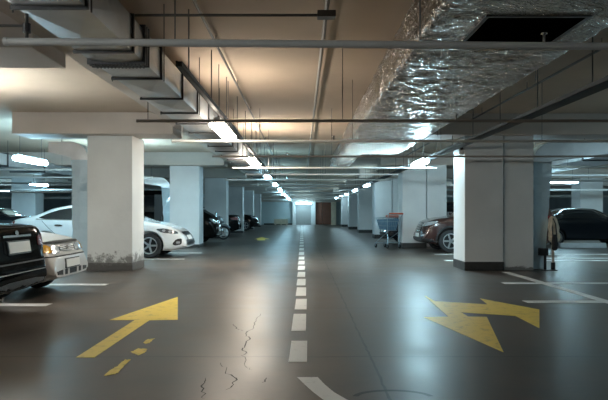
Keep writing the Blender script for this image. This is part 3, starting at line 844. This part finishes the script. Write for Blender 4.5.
# rear end of sedan faces the aisle: front points to -X so rz = pi
cy = 7.0
c = Car(SEDAN, (-3.25-4.55/2, cy, 0), PI, 'black sedan parked with its rear to the aisle at left edge')
c.patch('rear_window', [(-.56, 1.135), (.56, 1.135), (.46, 1.365), (-.46, 1.365)], 'b', 'glass')
c.both('side_window', [(.95, 1.02), (1.3, 1.30), (1.9, 1.335), (2.45, 1.32), (2.95, 1.03), (2.0, 1.0)], 'glass')
c.patch('windscreen', [(-.6, 1.08), (.6, 1.08), (.5, 1.35), (-.5, 1.35)], 'f', 'glass')
for q in c.ends('tail_light', [(.50, .84), (.66, .85), (.66, .97), (.52, .97)], 'b', 'red', off=.008): pass
c.patch('plate_recess', [(-.36, .745), (.36, .745), (.34, .965), (-.34, .965)], 'b', 'p_black', off=.004)
c.plate('b', .845, 0, .26, .062)
c.patch('chrome_strip', [(-.34, .962), (.34, .962), (.34, .985), (-.34, .985)], 'b', 'chrome', off=.014, soft=0)
c.patch('badge', [(.04*math.cos(a*PI/6), 1.01+.03*math.sin(a*PI/6)) for a in range(12)], 'b', 'chrome', off=.012, soft=0)
c.patch('model_lettering', [(.42, 1.025), (.60, 1.025), (.60, 1.045), (.42, 1.045)], 'b', 'chrome', off=.010, soft=0)
c.patch('bumper_groove', [(-.66, .655), (.66, .655), (.66, .672), (-.66, .672)], 'b', 'black', off=.008, soft=0)
c.patch('bumper_strip', [(-.66, .55), (.66, .55), (.66, .562), (-.66, .562)], 'b', 'chrome', off=.010, soft=0)
c.patch('boot_gap', strip([(-.62, .70), (-.60, .90), (-.56, 1.075), (.56, 1.075), (.60, .90), (.62, .70)], .005), 'b', 'black', off=.003, soft=0)
c.patch('rear_apron', [(-.6, .37), (.6, .37), (.55, .46), (-.55, .46)], 'b', 'trim', off=.006)
obj('exhaust_pipe', tube(BM(), [(-4.55/2+.35, .5, .31), (-4.55/2-.01, .5, .30)], .03, 12), M['chrome'], c.root)
c.mirror(2.95, 1.03); c.handle(1.75, .9)

# --- silver hatchback, nose to the aisle
SILVER = dict(L=4.1, W=1.68, r=.30, wheels=(.75, 3.25), paint='p_silver', clear=.2, fp=.20, fround=.8,
    top=[(0, .5), (.03, .7), (.08, .98), (.2, 1.2), (.55, 1.38), (1.2, 1.42), (1.9, 1.40), (2.75, 1.05), (2.95, .99), (3.5, .915), (3.86, .84), (3.98, .77), (4.02, .66), (4.08, .60), (4.1, .50)],
    belt=[(0, .45), (.1, .9), (.5, .95), (2.0, .93), (2.9, .90), (3.5, .85), (3.9, .74), (4.02, .60), (4.1, .45)])
c = Car(SILVER, (-3.55-4.1/2, 9.28, 0), 0, 'silver car parked nose out between the black sedan and the flaking pillar')
c.patch('windscreen', [(-.58, 1.08), (.58, 1.08), (.48, 1.36), (-.48, 1.36)], 'f', 'glass')
c.both('side_window', [(.45, 1.0), (.7, 1.28), (1.2, 1.335), (1.85, 1.32), (2.45, 1.02), (1.5, .97)], 'glass')
c.patch('bonnet_guard', [(-.64, .775), (.64, .775), (.62, .812), (-.62, .812)], 'f', 'trim', off=.02)
hl = c.ends('headlight', [(.30, .635), (.66, .655), (.66, .765), (.30, .76)], 'f', 'head', off=.012)
for q, sg in zip(hl, (1, -1)):
    c.patch('indicator', [(sg*a, b) for a, b in [(.585, .652), (.76, .668), (.76, .775), (.585, .768)]], 'f', 'amber', off=.016, parent=q)
    for k in (.38, .50): obj('reflector', lathe(BM(), [(.05, .0), (.052, .016)], 'x', 16, (4.1/2-.12-.13*k, sg*k, .712)), M['chrome'], q)
c.patch('grille', [(-.27, .66), (.27, .66), (.27, .755), (-.27, .755)], 'f', 'trim', off=.012)
for k in range(3): c.patch('grille_bar', [(-.26, .672+k*.028), (.26, .672+k*.028), (.26, .68+k*.028), (-.26, .68+k*.028)], 'f', 'p_silver', off=.018, soft=0)
c.patch('badge', [(.04*math.cos(a*PI/6), .71+.03*math.sin(a*PI/6)) for a in range(12)], 'f', 'chrome', off=.024, soft=0)
c.plate('f', .485, 0, .26, .057)
c.patch('bumper_groove', [(-.76, .595), (.76, .595), (.76, .612), (-.76, .612)], 'f', 'black', off=.006, soft=0)
c.patch('lower_grille', [(-.55, .325), (.55, .325), (.58, .405), (-.58, .405)], 'f', 'trim', off=.010)
for k in (-.36, -.18, .18, .36): c.patch('grille_fin', [(k-.03, .325), (k+.03, .325), (k+.03, .405), (k-.03, .405)], 'f', 'p_silver', off=.016, soft=0)
c.mirror(2.4, 1.02); c.handle(1.3, .85)

# --- white sedan, nose to the aisle, seen from its right side
WHITE = dict(L=4.85, W=1.84, r=.345, wheels=(1.05, 3.88), paint='p_white', clear=.19, fp=.24, fround=.9, rim='alloy', n=96,
    top=[(0, .62), (.03, .8), (.07, 1.02), (.25, 1.09), (.55, 1.14), (1.25, 1.40), (1.8, 1.475), (2.4, 1.475), (2.75, 1.43), (3.55, 1.08), (3.72, 1.02), (4.2, .93), (4.52, .82), (4.70, .68), (4.79, .58), (4.85, .45)],
    belt=[(0, .6), (.1, .95), (.5, 1.04), (1.5, 1.03), (2.6, .98), (3.6, .94), (4.2, .86), (4.6, .70), (4.85, .42)])
c = Car(WHITE, (-3.2-4.85/2, 17.25, 0), 0, 'white sedan parked nose out behind the flaking pillar')
c.both('side_window', [(.78, 1.075), (1.05, 1.22), (1.45, 1.35), (2.0, 1.40), (2.5, 1.39), (3.05, 1.15), (3.2, 1.03), (2.0, 1.045)], 'glass')
for s_ in (c.both('window_pillar', [(1.93, 1.03), (2.02, 1.03), (1.99, 1.42), (1.91, 1.42)], 'trim', off=.011, soft=0)): pass
c.both('window_chrome', strip([(.78, 1.062), (1.4, 1.045), (2.0, 1.033), (3.2, 1.017)], .008), 'chrome', off=.012, soft=0)
c.patch('windscreen', [(-.66, 1.10), (.66, 1.10), (.54, 1.42), (-.54, 1.42)], 'f', 'glass')
c.patch('rear_window', [(-.6, 1.16), (.6, 1.16), (.5, 1.40), (-.5, 1.40)], 'b', 'glass')
for q in c.both('headlight', [(4.05, .80), (4.30, .815), (4.58, .735), (4.66, .665), (4.50, .665), (4.22, .70)], 'head_dark', off=.012):
    sgn = 1 if q.data.vertices[0].co.y > 0 else -1
    for x, z in ((4.28, .755), (4.44, .725)):
        c.patch('reflector', [(x+.045*math.cos(a*PI/5), z+.035*math.sin(a*PI/5)) for a in range(10)], 'l' if sgn > 0 else 'r', 'head', off=.020, parent=q, soft=0)
c.both('fog_lamp', [(4.50, .40), (4.60, .52), (4.74, .54), (4.74, .37), (4.55, .345)], 'trim', off=.010)
for q in c.both('fog_lens', [(4.60, .40), (4.70, .40), (4.70, .46), (4.60, .46)], 'head', off=.016): pass
c.patch('grille', [(-.42, .62), (.42, .62), (.46, .70), (-.46, .70)], 'f', 'trim', off=.012)
c.patch('grille_bar', [(-.44, .69), (.44, .69), (.44, .705), (-.44, .705)], 'f', 'chrome', off=.02, soft=0)
c.patch('lower_grille', [(-.52, .33), (.52, .33), (.60, .50), (-.60, .50)], 'f', 'trim', off=.010)
c.plate('f', .54, 0, .26, .055)
c.both('door_gap', strip([(2.05, 1.03), (2.05, .45), (2.02, .28)], .005), 'black', off=.002, soft=0)
c.both('door_gap', strip([(3.25, 1.0), (3.30, .7), (3.28, .28)], .005), 'black', off=.002, soft=0)
c.both('door_gap', strip([(.95, 1.03), (1.12, .85), (1.38, .62)], .005), 'black', off=.002, soft=0)
c.ends('tail_light', [(.5, .85), (.85, .86), (.85, 1.02), (.5, 1.0)], 'b', 'red', off=.012)
WHITE['handle'] = 'chrome'
c.handle(1.42, .90); c.handle(2.45, .89); c.mirror(3.1, 1.06)

SUV = dict(L=4.45, W=1.84, r=.36, wheels=(.85, 3.55), paint='p_black', clear=.24, fp=.2, fround=.8, rp=.12, n=60,
    top=[(0, .7), (.04, .9), (.10, 1.25), (.3, 1.55), (.8, 1.66), (1.8, 1.68), (2.5, 1.62), (3.2, 1.19), (3.4, 1.13), (3.9, 1.07), (4.22, .97), (4.36, .80), (4.42, .65), (4.45, .5)],
    belt=[(0, .6), (.1, 1.1), (1, 1.12), (2.5, 1.08), (3.4, 1.02), (3.9, .97), (4.2, .84), (4.45, .46)])
def suv(sp, loc, rz, label, name='suv', head='head', grille=True, full=True):
    c = Car(sp, loc, rz, label, name)
    c.both('side_window', [(.35, 1.16), (.6, 1.45), (1.2, 1.56), (2.35, 1.54), (2.95, 1.20), (2.0, 1.13)], 'glass')
    c.patch('windscreen', [(-.64, 1.22), (.64, 1.22), (.52, 1.56), (-.52, 1.56)], 'f', 'glass')
    c.ends('headlight', [(.36, .80), (.62, .80), (.84, .86), (.86, .99), (.62, .94), (.36, .90)], 'f', head, off=.014)
    c.patch('grille', [(-.34, .62), (.34, .62), (.36, .92), (-.36, .92)], 'f', 'trim', off=.012)
    for k in range(4): c.patch('grille_bar', [(-.33, .66+k*.065), (.33, .66+k*.065), (.33, .685+k*.065), (-.33, .685+k*.065)], 'f', 'chrome', off=.02, soft=0)
    c.patch('lower_trim', [(-.85, .30), (.85, .30), (.82, .47), (-.82, .47)], 'f', 'trim', off=.012)
    c.ends('fog_lamp', [(.58, .50), (.74, .50), (.74, .58), (.58, .58)], 'f', 'head', off=.014)
    c.plate('f', .53)
    c.patch('rear_window', [(-.58, 1.2), (.58, 1.2), (.5, 1.52), (-.5, 1.52)], 'b', 'glass')
    c.ends('tail_light', [(.62, .9), (.88, .92), (.88, 1.15), (.66, 1.12)], 'b', 'red', off=.014)
    c.mirror(2.9, 1.2); c.handle(1.2, 1.0); c.handle(2.1, 1.0)
    return c
BROWN = dict(SUV, paint='p_brown', L=4.2, wheels=(.80, 3.34), top=[(a*4.2/4.45, b) for a, b in SUV['top']], belt=[(a*4.2/4.45, b) for a, b in SUV['belt']])
c = suv(BROWN, (3.75+4.2/2, 19.5, 0), PI, 'maroon crossover parked nose out behind the wide grey pillar')
c.both('arch_trim', strip([(3.34+.44*math.cos(a*PI/12), .37+.44*math.sin(a*PI/12)) for a in range(13)], .025), 'trim', off=.012, soft=0)
c.both('sill_trim', [(1.3, .27), (3.1, .27), (3.1, .38), (1.3, .38)], 'trim', off=.010, soft=0)
VAN = dict(L=4.9, W=1.9, r=.34, wheels=(1.0, 4.05), paint='p_black', clear=.22, fp=.14, fround=.7, rp=.06, rim='alloy_dark', n=60,
    top=[(0, .8), (.03, 1.2), (.10, 1.95), (.4, 2.1), (1.5, 2.14), (3.1, 2.12), (3.5, 2.02), (4.35, 1.30), (4.6, 1.16), (4.78, .95), (4.86, .7), (4.9, .5)],
    belt=[(0, .6), (.1, 1.2), (1, 1.22), (3.0, 1.18), (4.3, 1.08), (4.7, .88), (4.9, .46)])
c = Car(VAN, (-3.32-4.9/2, 24.2, 0), 0, 'black van parked nose out past the second white pillar', 'van', 'van')
c.both('side_window', [(.4, 1.3), (.5, 1.9), (3.1, 1.94), (3.5, 1.86), (4.1, 1.32), (3.0, 1.26)], 'glass')
c.patch('windscreen', [(-.70, 1.36), (.70, 1.36), (.60, 1.98), (-.60, 1.98)], 'f', 'glass')
c.ends('headlight', [(.45, .82), (.74, .80), (.84, .92), (.82, 1.02), (.50, .96)], 'f', 'head', off=.014)
c.patch('grille', [(-.40, .78), (.40, .78), (.42, .93), (-.42, .93)], 'f', 'trim', off=.012)
for k in range(2): c.patch('grille_bar', [(-.40, .82+k*.06), (.40, .82+k*.06), (.40, .84+k*.06), (-.40, .84+k*.06)], 'f', 'chrome', off=.02, soft=0)
c.patch('lower_grille', [(-.6, .36), (.6, .36), (.6, .5), (-.6, .5)], 'f', 'trim', off=.012)
c.patch('reflector_strip', [(-.5, .62), (.5, .62), (.5, .66), (-.5, .66)], 'f', 'red', off=.012)
c.plate('f', .56); c.mirror(4.0, 1.36); c.handle(2.9, 1.05)
t = thing('cabinet', 'tall dark cabinet made up to fill a dark shape behind the bonnet of the white sedan', 'cabinet', (-5.15, 22.55, 0))  # cabinet put in as a stand-in for an unclear dark shape
obj('body', box(BM(), -.34, .34, -.25, .25, .06, 1.92, .01), M['trim'], t)
for k in (-1, 1):
    d_ = obj('door', box(BM(), k*.17-.155, k*.17+.155, -.272, -.25, .1, 1.88, .006), M['trim'], t)
    obj('handle', tube(BM(), [(k*.05, -.285, .95), (k*.05, -.285, 1.1)], .01, 8), M['chrome'], d_)
obj('base', box(BM(), -.32, .32, -.23, .23, 0, .06), M['black'], t)
suv(dict(SUV), (-3.0-4.45/2, 41.8, 0), 0, 'black tall car with shining headlights farthest down the left side')
suv(dict(SUV, paint='p_navy'), (3.2+4.45/2, 24.0, 0), PI, 'dark car in the bay behind the shopping cart')
def sedan_side(loc, rz, label, paint):
    c = Car(dict(SEDAN, paint=paint, L=4.55, clear=.2), loc, rz, label, 'car')
    c.both('side_window', [(.95, 1.05), (1.3, 1.30), (1.9, 1.345), (2.45, 1.33), (3.0, 1.05), (2.0, 1.02)], 'glass')
    c.both('window_chrome', strip([(.95, 1.355-.02), (1.35, 1.345), (1.9, 1.36), (2.4, 1.345), (3.05, 1.05)], .007), 'chrome', off=.012, soft=0)
    c.patch('windscreen', [(-.6, 1.08), (.6, 1.08), (.5, 1.35), (-.5, 1.35)], 'f', 'glass')
    c.patch('rear_window', [(-.56, 1.14), (.56, 1.14), (.46, 1.36), (-.46, 1.36)], 'b', 'glass')
    c.ends('tail_light', [(.45, .82), (.85, .83), (.85, .99), (.5, .99)], 'b', 'red', off=.014)
    c.ends('headlight', [(.36, .60), (.72, .62), (.72, .72), (.36, .70)], 'f', 'head', off=.014)
    c.plate('b', .85); c.mirror(2.95, 1.03); c.handle(1.75, .9); c.handle(2.6, .9)
    return c
sedan_side((-3.5-4.55/2, 34.0, 0), PI, 'dark sedan with red tail lights beyond the third left pillar', 'p_black')
sedan_side((8.5+4.55/2, 23.2, 0), 0, 'blue black sedan seen side on at the right edge', 'p_navy')
sedan_side((-9.6-4.55/2, 22.2, 0), PI, 'dark sedan behind the white sedan at the left edge', 'p_navy')

# ------------------------------------------------------------------ silver motorcycle
def motorcycle():
    t = thing('motorcycle', 'silver motorcycle parked nose out between two black cars', 'motorcycle', (-4.35, 27.7, 0), .1)
    for x in (-.72, .72):
        w = obj('wheel', lathe(BM(), [(.24, -.05), (.30, -.055), (.315, 0), (.30, .055), (.24, .05)], 'y', 28, (x, 0, .315), 'loop'), M['rubber'], t, .6)
        bm = BM()
        lathe(bm, [(.245, -.03), (.225, -.02), (.225, .02), (.245, .03)], 'y', 28, (x, 0, .315), 'loop')
        for k in range(6):
            a = 2*PI*k/6; tube(bm, [(x, 0, .315), (x+.24*math.cos(a), 0, .315+.24*math.sin(a))], .014, 6)
        lathe(bm, [(.05, -.06), (.05, .06)], 'y', 14, (x, 0, .315))
        obj('rim', bm, M['alloy'], w)
    bm = BM()
    for s in (-.08, .08): tube(bm, [(.74, s, .32), (.46, s, .95)], .022, 8)
    obj('fork', bm, M['chrome'], t)
    obj('mudguard', tube(BM(), [(.72+.36*math.cos(a*PI/10), 0, .315+.36*math.sin(a*PI/10)) for a in range(2, 9)], .05, 8), M['moto'], t, .8)
    def blob(name, secs, m):
        bm = BM(); rings = []
        for x, z, w, h in secs:
            rings.append([bm.verts.new((x, w*math.cos(2*PI*k/14), z+h*math.sin(2*PI*k/14))) for k in range(14)])
        for A, B in zip(rings, rings[1:]):
            for k in range(14): bm.faces.new((A[k], A[(k+1) % 14], B[(k+1) % 14], B[k]))
        bm.faces.new(rings[0]); bm.faces.new(rings[-1]); return obj(name, bm, m, t, .9)
    blob('tank', [(-.12, .80, .10, .05), (.0, .84, .15, .10), (.22, .88, .16, .12), (.36, .87, .10, .08)], M['moto'])
    blob('seat', [(-.85, .86, .07, .03), (-.6, .80, .12, .05), (-.3, .76, .13, .05), (-.08, .79, .09, .05)], M['bag'])
    blob('engine', [(-.3, .40, .14, .13), (-.05, .42, .18, .18), (.25, .48, .15, .17), (.4, .55, .08, .1)], M['galv'])
    fa_ = blob('fairing', [(.34, .92, .12, .12), (.52, .90, .18, .20), (.66, .88, .15, .16), (.74, .86, .08, .09)], M['moto'])
    obj('headlight', lathe(BM(), [(.02, .03), (.085, .02), (.09, -.02)], 'x', 18, (.745, 0, .87)), M['head'], fa_)
    bm = BM(); f = [(.50, -.14, 1.06), (.50, .14, 1.06), (.36, .11, 1.30), (.36, -.11, 1.30)]
    vs = [bm.verts.new(p) for p in f]; vs2 = [bm.verts.new((p[0]+.012, p[1], p[2])) for p in f]
    bm.faces.new(vs); bm.faces.new(vs2)
    for k in range(4): bm.faces.new((vs[k], vs[(k+1) % 4], vs2[(k+1) % 4], vs2[k]))
    obj('windshield', bm, M['film'], t)
    obj('handlebar', tube(BM(), [(.28, -.38, 1.04), (.40, -.2, 1.02), (.44, 0, .99), (.40, .2, 1.02), (.28, .38, 1.04)], .016, 8), M['chrome'], t)
    for s in (-1, 1):
        bm = tube(BM(), [(.36, s*.28, 1.03), (.38, s*.34, 1.20)], .008, 6); box(bm, .36, .385, s*.34-.07, s*.34+.07, 1.19, 1.29, .01)
        obj('wing_mirror', bm, M['chrome'], t)
    obj('exhaust', tube(BM(), [(.2, -.16, .36), (-.3, -.18, .28), (-.8, -.2, .36), (-1.0, -.2, .40)], [.025, .03, .05, .05], 10), M['chrome'], t, .8)
    obj('swing_arm', tube(BM(), [(-.72, .09, .315), (-.15, .09, .42)], .025, 8), M['steel'], t)
    obj('side_stand', tube(BM(), [(-.1, .12, .36), (-.02, .30, .012)], .012, 6), M['steel'], t)
motorcycle()

# ------------------------------------------------------------------ shopping cart
def cart():
    t = thing('shopping_cart', 'shopping cart with blue basket and red handle beside the right pillars', 'shopping cart', (3.0, 21.0, 0), math.radians(116)); t.scale = (.98, .98, 1.12)
    # local: +x is the nose
    def bottom(u, v): return Vector((-.30+u*.66, (-.19+v*.38)*(1-.18*u), .56+.03*u))
    def top(u, v): return Vector((-.42+u*.92, (-.28+v*.56)*(1-.22*u), .98-.04*u))
    bm = BM()
    def wall(f):
        for k in range(9): a, b = f(k/8); tube(bm, [a, b], .0055, 5)
    for k in range(10):
        u = k/9
        for v in (0, 1): tube(bm, [bottom(u, v), top(u, v)], .006, 5)
    for k in range(1, 6):
        for u in (0, 1): tube(bm, [bottom(u, k/6), top(u, k/6)], .006, 5)
    for h in (0, .33, .66, 1):
        q = [bottom(a, b).lerp(top(a, b), h) for a, b in ((0, 0), (1, 0), (1, 1), (0, 1), (0, 0))]
        tube(bm, q, .011 if h == 1 else .007, 6)
    for k in range(8): tube(bm, [bottom(k/7, 0), bottom(k/7, 1)], .005, 5)
    for k in range(1, 6): tube(bm, [bottom(0, k/6), bottom(1, k/6)], .005, 5)
    obj('basket', bm, M['cart_wire'], t)
    # blue plastic lining
    bm = BM(); A = [bottom(*q)+Vector((0, 0, .015)) for q in ((.03, .05), (.97, .05), (.97, .95), (.03, .95))]
    B = [bottom(*q).lerp(top(*q), .86) for q in ((.03, .05), (.97, .05), (.97, .95), (.03, .95))]
    a = [bm.verts.new(p) for p in A]; b = [bm.verts.new(p) for p in B]
    bm.faces.new(a)
    for k in range(4): bm.faces.new((a[k], a[(k+1) % 4], b[(k+1) % 4], b[k]))
    o = obj('basket_lining', bm, M['cart_blue'], t); md = o.modifiers.new('s', 'SOLIDIFY'); md.thickness = .006
    obj('handle', tube(BM(), [(-.52, -.29, 1.08), (-.52, .29, 1.08)], .026, 12), M['cart_red'], t, .6)
    for s in (-1, 1):
        obj('handle_arm', tube(BM(), [(-.52, s*.29, 1.08), (-.46, s*.29, 1.02), (-.42, s*.27, .97)], .014, 8), M['cart_wire'], t)
        obj('side_frame', tube(BM(), [(-.40, s*.27, .95), (-.36, s*.24, .52), (.42, s*.2, .20), (.46, s*.2, .15)], .013, 8), M['cart_wire'], t)
        obj('lower_rail', tube(BM(), [(-.38, s*.25, .16), (-.36, s*.24, .30), (-.33, s*.235, .46)], .013, 8), M['cart_wire'], t)
        obj('base_rail', tube(BM(), [(-.38, s*.25, .17), (.46, s*.2, .17)], .012, 8), M['cart_wire'], t)
    obj('child_seat', box(BM(), -.40, -.16, -.2, .2, .955, 1.03, .012), M['cart_red'], t)
    for x, y in ((-.36, -.25), (-.36, .25), (.46, -.2), (.46, .2)):
        w = obj('wheel', lathe(BM(), [(.03, -.016), (.062, -.016), (.066, 0), (.062, .016), (.03, .016)], 'y', 20, (x, y, .066)), M['rubber'], t)
        bm = BM(); box(bm, x-.016, x+.016, y-.026, y-.020, .06, .155); box(bm, x-.016, x+.016, y+.020, y+.026, .06, .155); box(bm, x-.016, x+.016, y-.026, y+.026, .15, .17)
        obj('caster_fork', bm, M['cart_wire'], w)
cart()

# ------------------------------------------------------------------ post with jacket and bag, low barrier post, wheel stop, crate
px_ = (553-VX)*13.0/F
t = thing('bollard', 'pale post with dark sleeve and round foot right of the grey pillar', 'bollard', (px_, 13.0, 0))
obj('base_plate', lathe(BM(), [(.10, 0), (.10, .012), (.03, .02)], 'z', 24), M['trim'], t)
obj('sleeve', tube(BM(), [(0, 0, .012), (0, 0, .17)], .045, 16), M['trim'], t, .8)
obj('pole', tube(BM(), [(0, 0, .16), (0, 0, 1.16)], .030, 16), M['post'], t, .8)
obj('cap', lathe(BM(), [(.034, 1.15), (.036, 1.18), (.012, 1.2)], 'z', 16), M['trim'], t)
def cloth(name, secs, m, label, cat, loc, fold=.03, seg=26):
    bm = BM(); rings = []
    for i, (z, rx, ry, ox) in enumerate(secs):
        ring = []
        for k in range(seg):
            a = 2*PI*k/seg
            f = 1+fold/.1*.3*math.sin(5*a+z*9)+.12*noise.noise(Vector((math.cos(a)*2, math.sin(a)*2, z*6)))
            ring.append(bm.verts.new((ox+rx*f*math.cos(a), ry*f*math.sin(a), z)))
        rings.append(ring)
    for A, B in zip(rings, rings[1:]):
        for k in range(seg): bm.faces.new((A[k], A[(k+1) % seg], B[(k+1) % seg], B[k]))
    bm.faces.new(rings[0]); bm.faces.new(rings[-1])
    o = obj(name, bm, m, None, 1.2); o.location = loc
    return tag(o, label, cat)
jk = cloth('jacket', [(.60, .05, .06, .02), (.64, .11, .10, .035), (.74, .125, .11, .04), (.84, .10, .10, .02), (.92, .115, .11, .01), (1.02, .10, .10, -.005), (1.10, .085, .08, -.01), (1.15, .055, .055, -.01), (1.165, .035, .035, 0)],
      M['jacket'], 'beige jacket hung over the pale post', 'jacket', (px_, 13.0, 0))
sl = BM(); tube(sl, [(-.06, -.08, 1.08), (-.10, -.10, .95), (-.08, -.11, .80), (-.03, -.10, .72)], [.045, .042, .038, .03], 10)
obj('sleeve', sl, M['jacket'], jk, .9)
bg = cloth('shoulder_bag', [(.44, .03, .03, 0), (.47, .06, .045, 0), (.60, .065, .05, 0), (.72, .055, .04, 0), (.78, .03, .02, 0)], M['bag'], 'black bag hanging from the pale post below the jacket', 'bag', (px_-.03, 12.84, 0), .012)
obj('strap', tube(BM(), [(-.04, 0, .74), (-.04, .03, .95), (-.01, .06, 1.13), (.04, .05, 1.0), (.04, 0, .74)], .012, 6), M['bag'], bg)
bx = (540-VX)*13.25/F
t = thing('barrier_post', 'short dark post holding a dark box beside the grey pillar', 'post', (bx, 12.97, 0))
obj('base_plate', lathe(BM(), [(.09, 0), (.09, .012), (.03, .018)], 'z', 20), M['trim'], t)
obj('pole', tube(BM(), [(0, 0, .01), (0, 0, .33)], .028, 12), M['trim'], t, .8)
obj('box', box(BM(), -.13, .05, -.06, .07, .32, .48, .015), M['trim'], t)
t = thing('wheel_stop', 'low white concrete wheel stop in front of the blue black sedan', 'wheel stop', (9.95, 21.3, 0))
bm = BM(); pr = [(-.11, 0), (.11, 0), (.07, .17), (-.07, .17)]
e0 = [bm.verts.new((-.82, a, b)) for a, b in pr]; e1 = [bm.verts.new((.82, a, b)) for a, b in pr]
for k in range(4): bm.faces.new((e0[k], e0[(k+1) % 4], e1[(k+1) % 4], e1[k]))
bm.faces.new(e0); bm.faces.new(e1); bmesh.ops.bevel(bm, geom=bm.edges[:], offset=.012, segments=2, affect='EDGES')
obj('block', bm, M['concrete'], t)
for s in (-.6, .6): obj('bolt', lathe(BM(), [(.018, .165), (.018, .18)], 'z', 10, (s, 0, 0)), M['steel'], t)
t = thing('crate', 'long pale wooden crate standing at the foot of the far wall', 'crate', ((281-VX)*59.5/F, 59.6, 0))
obj('case', box(BM(), -.68, .68, -.35, .35, .10, .60, .01), M['crate'], t)
for k in (-.55, 0, .55): obj('foot', box(BM(), k-.06, k+.06, -.35, .35, 0, .10), M['crate'], t)
for z in (.14, .34, .54): obj('batten', box(BM(), -.70, .70, -.372, -.35, z-.03, z+.03), M['crate'], t)

# ------------------------------------------------------------------ camera, world, view
cam = bpy.data.cameras.new('camera'); co = bpy.data.objects.new('camera', cam); C.objects.link(co)
co.location = (0, 0, H); co.rotation_euler = (PI/2, 0, 0)
cam.sensor_width = 36; cam.sensor_fit = 'HORIZONTAL'; cam.lens = F/608*36
cam.shift_x = 2/608; cam.shift_y = 12.5/608
cam.clip_end = 200
sc = bpy.context.scene; sc.camera = co
w = bpy.data.worlds.new('world'); sc.world = w; w.use_nodes = True
w.node_tree.nodes['Background'].inputs[0].default_value = (.02, .025, .03, 1)
sc.view_settings.view_transform = 'Standard'; sc.view_settings.look = 'None'
sc.view_settings.gamma = 1; sc.view_settings.use_curve_mapping = False
sc.view_settings.exposure = 0.0
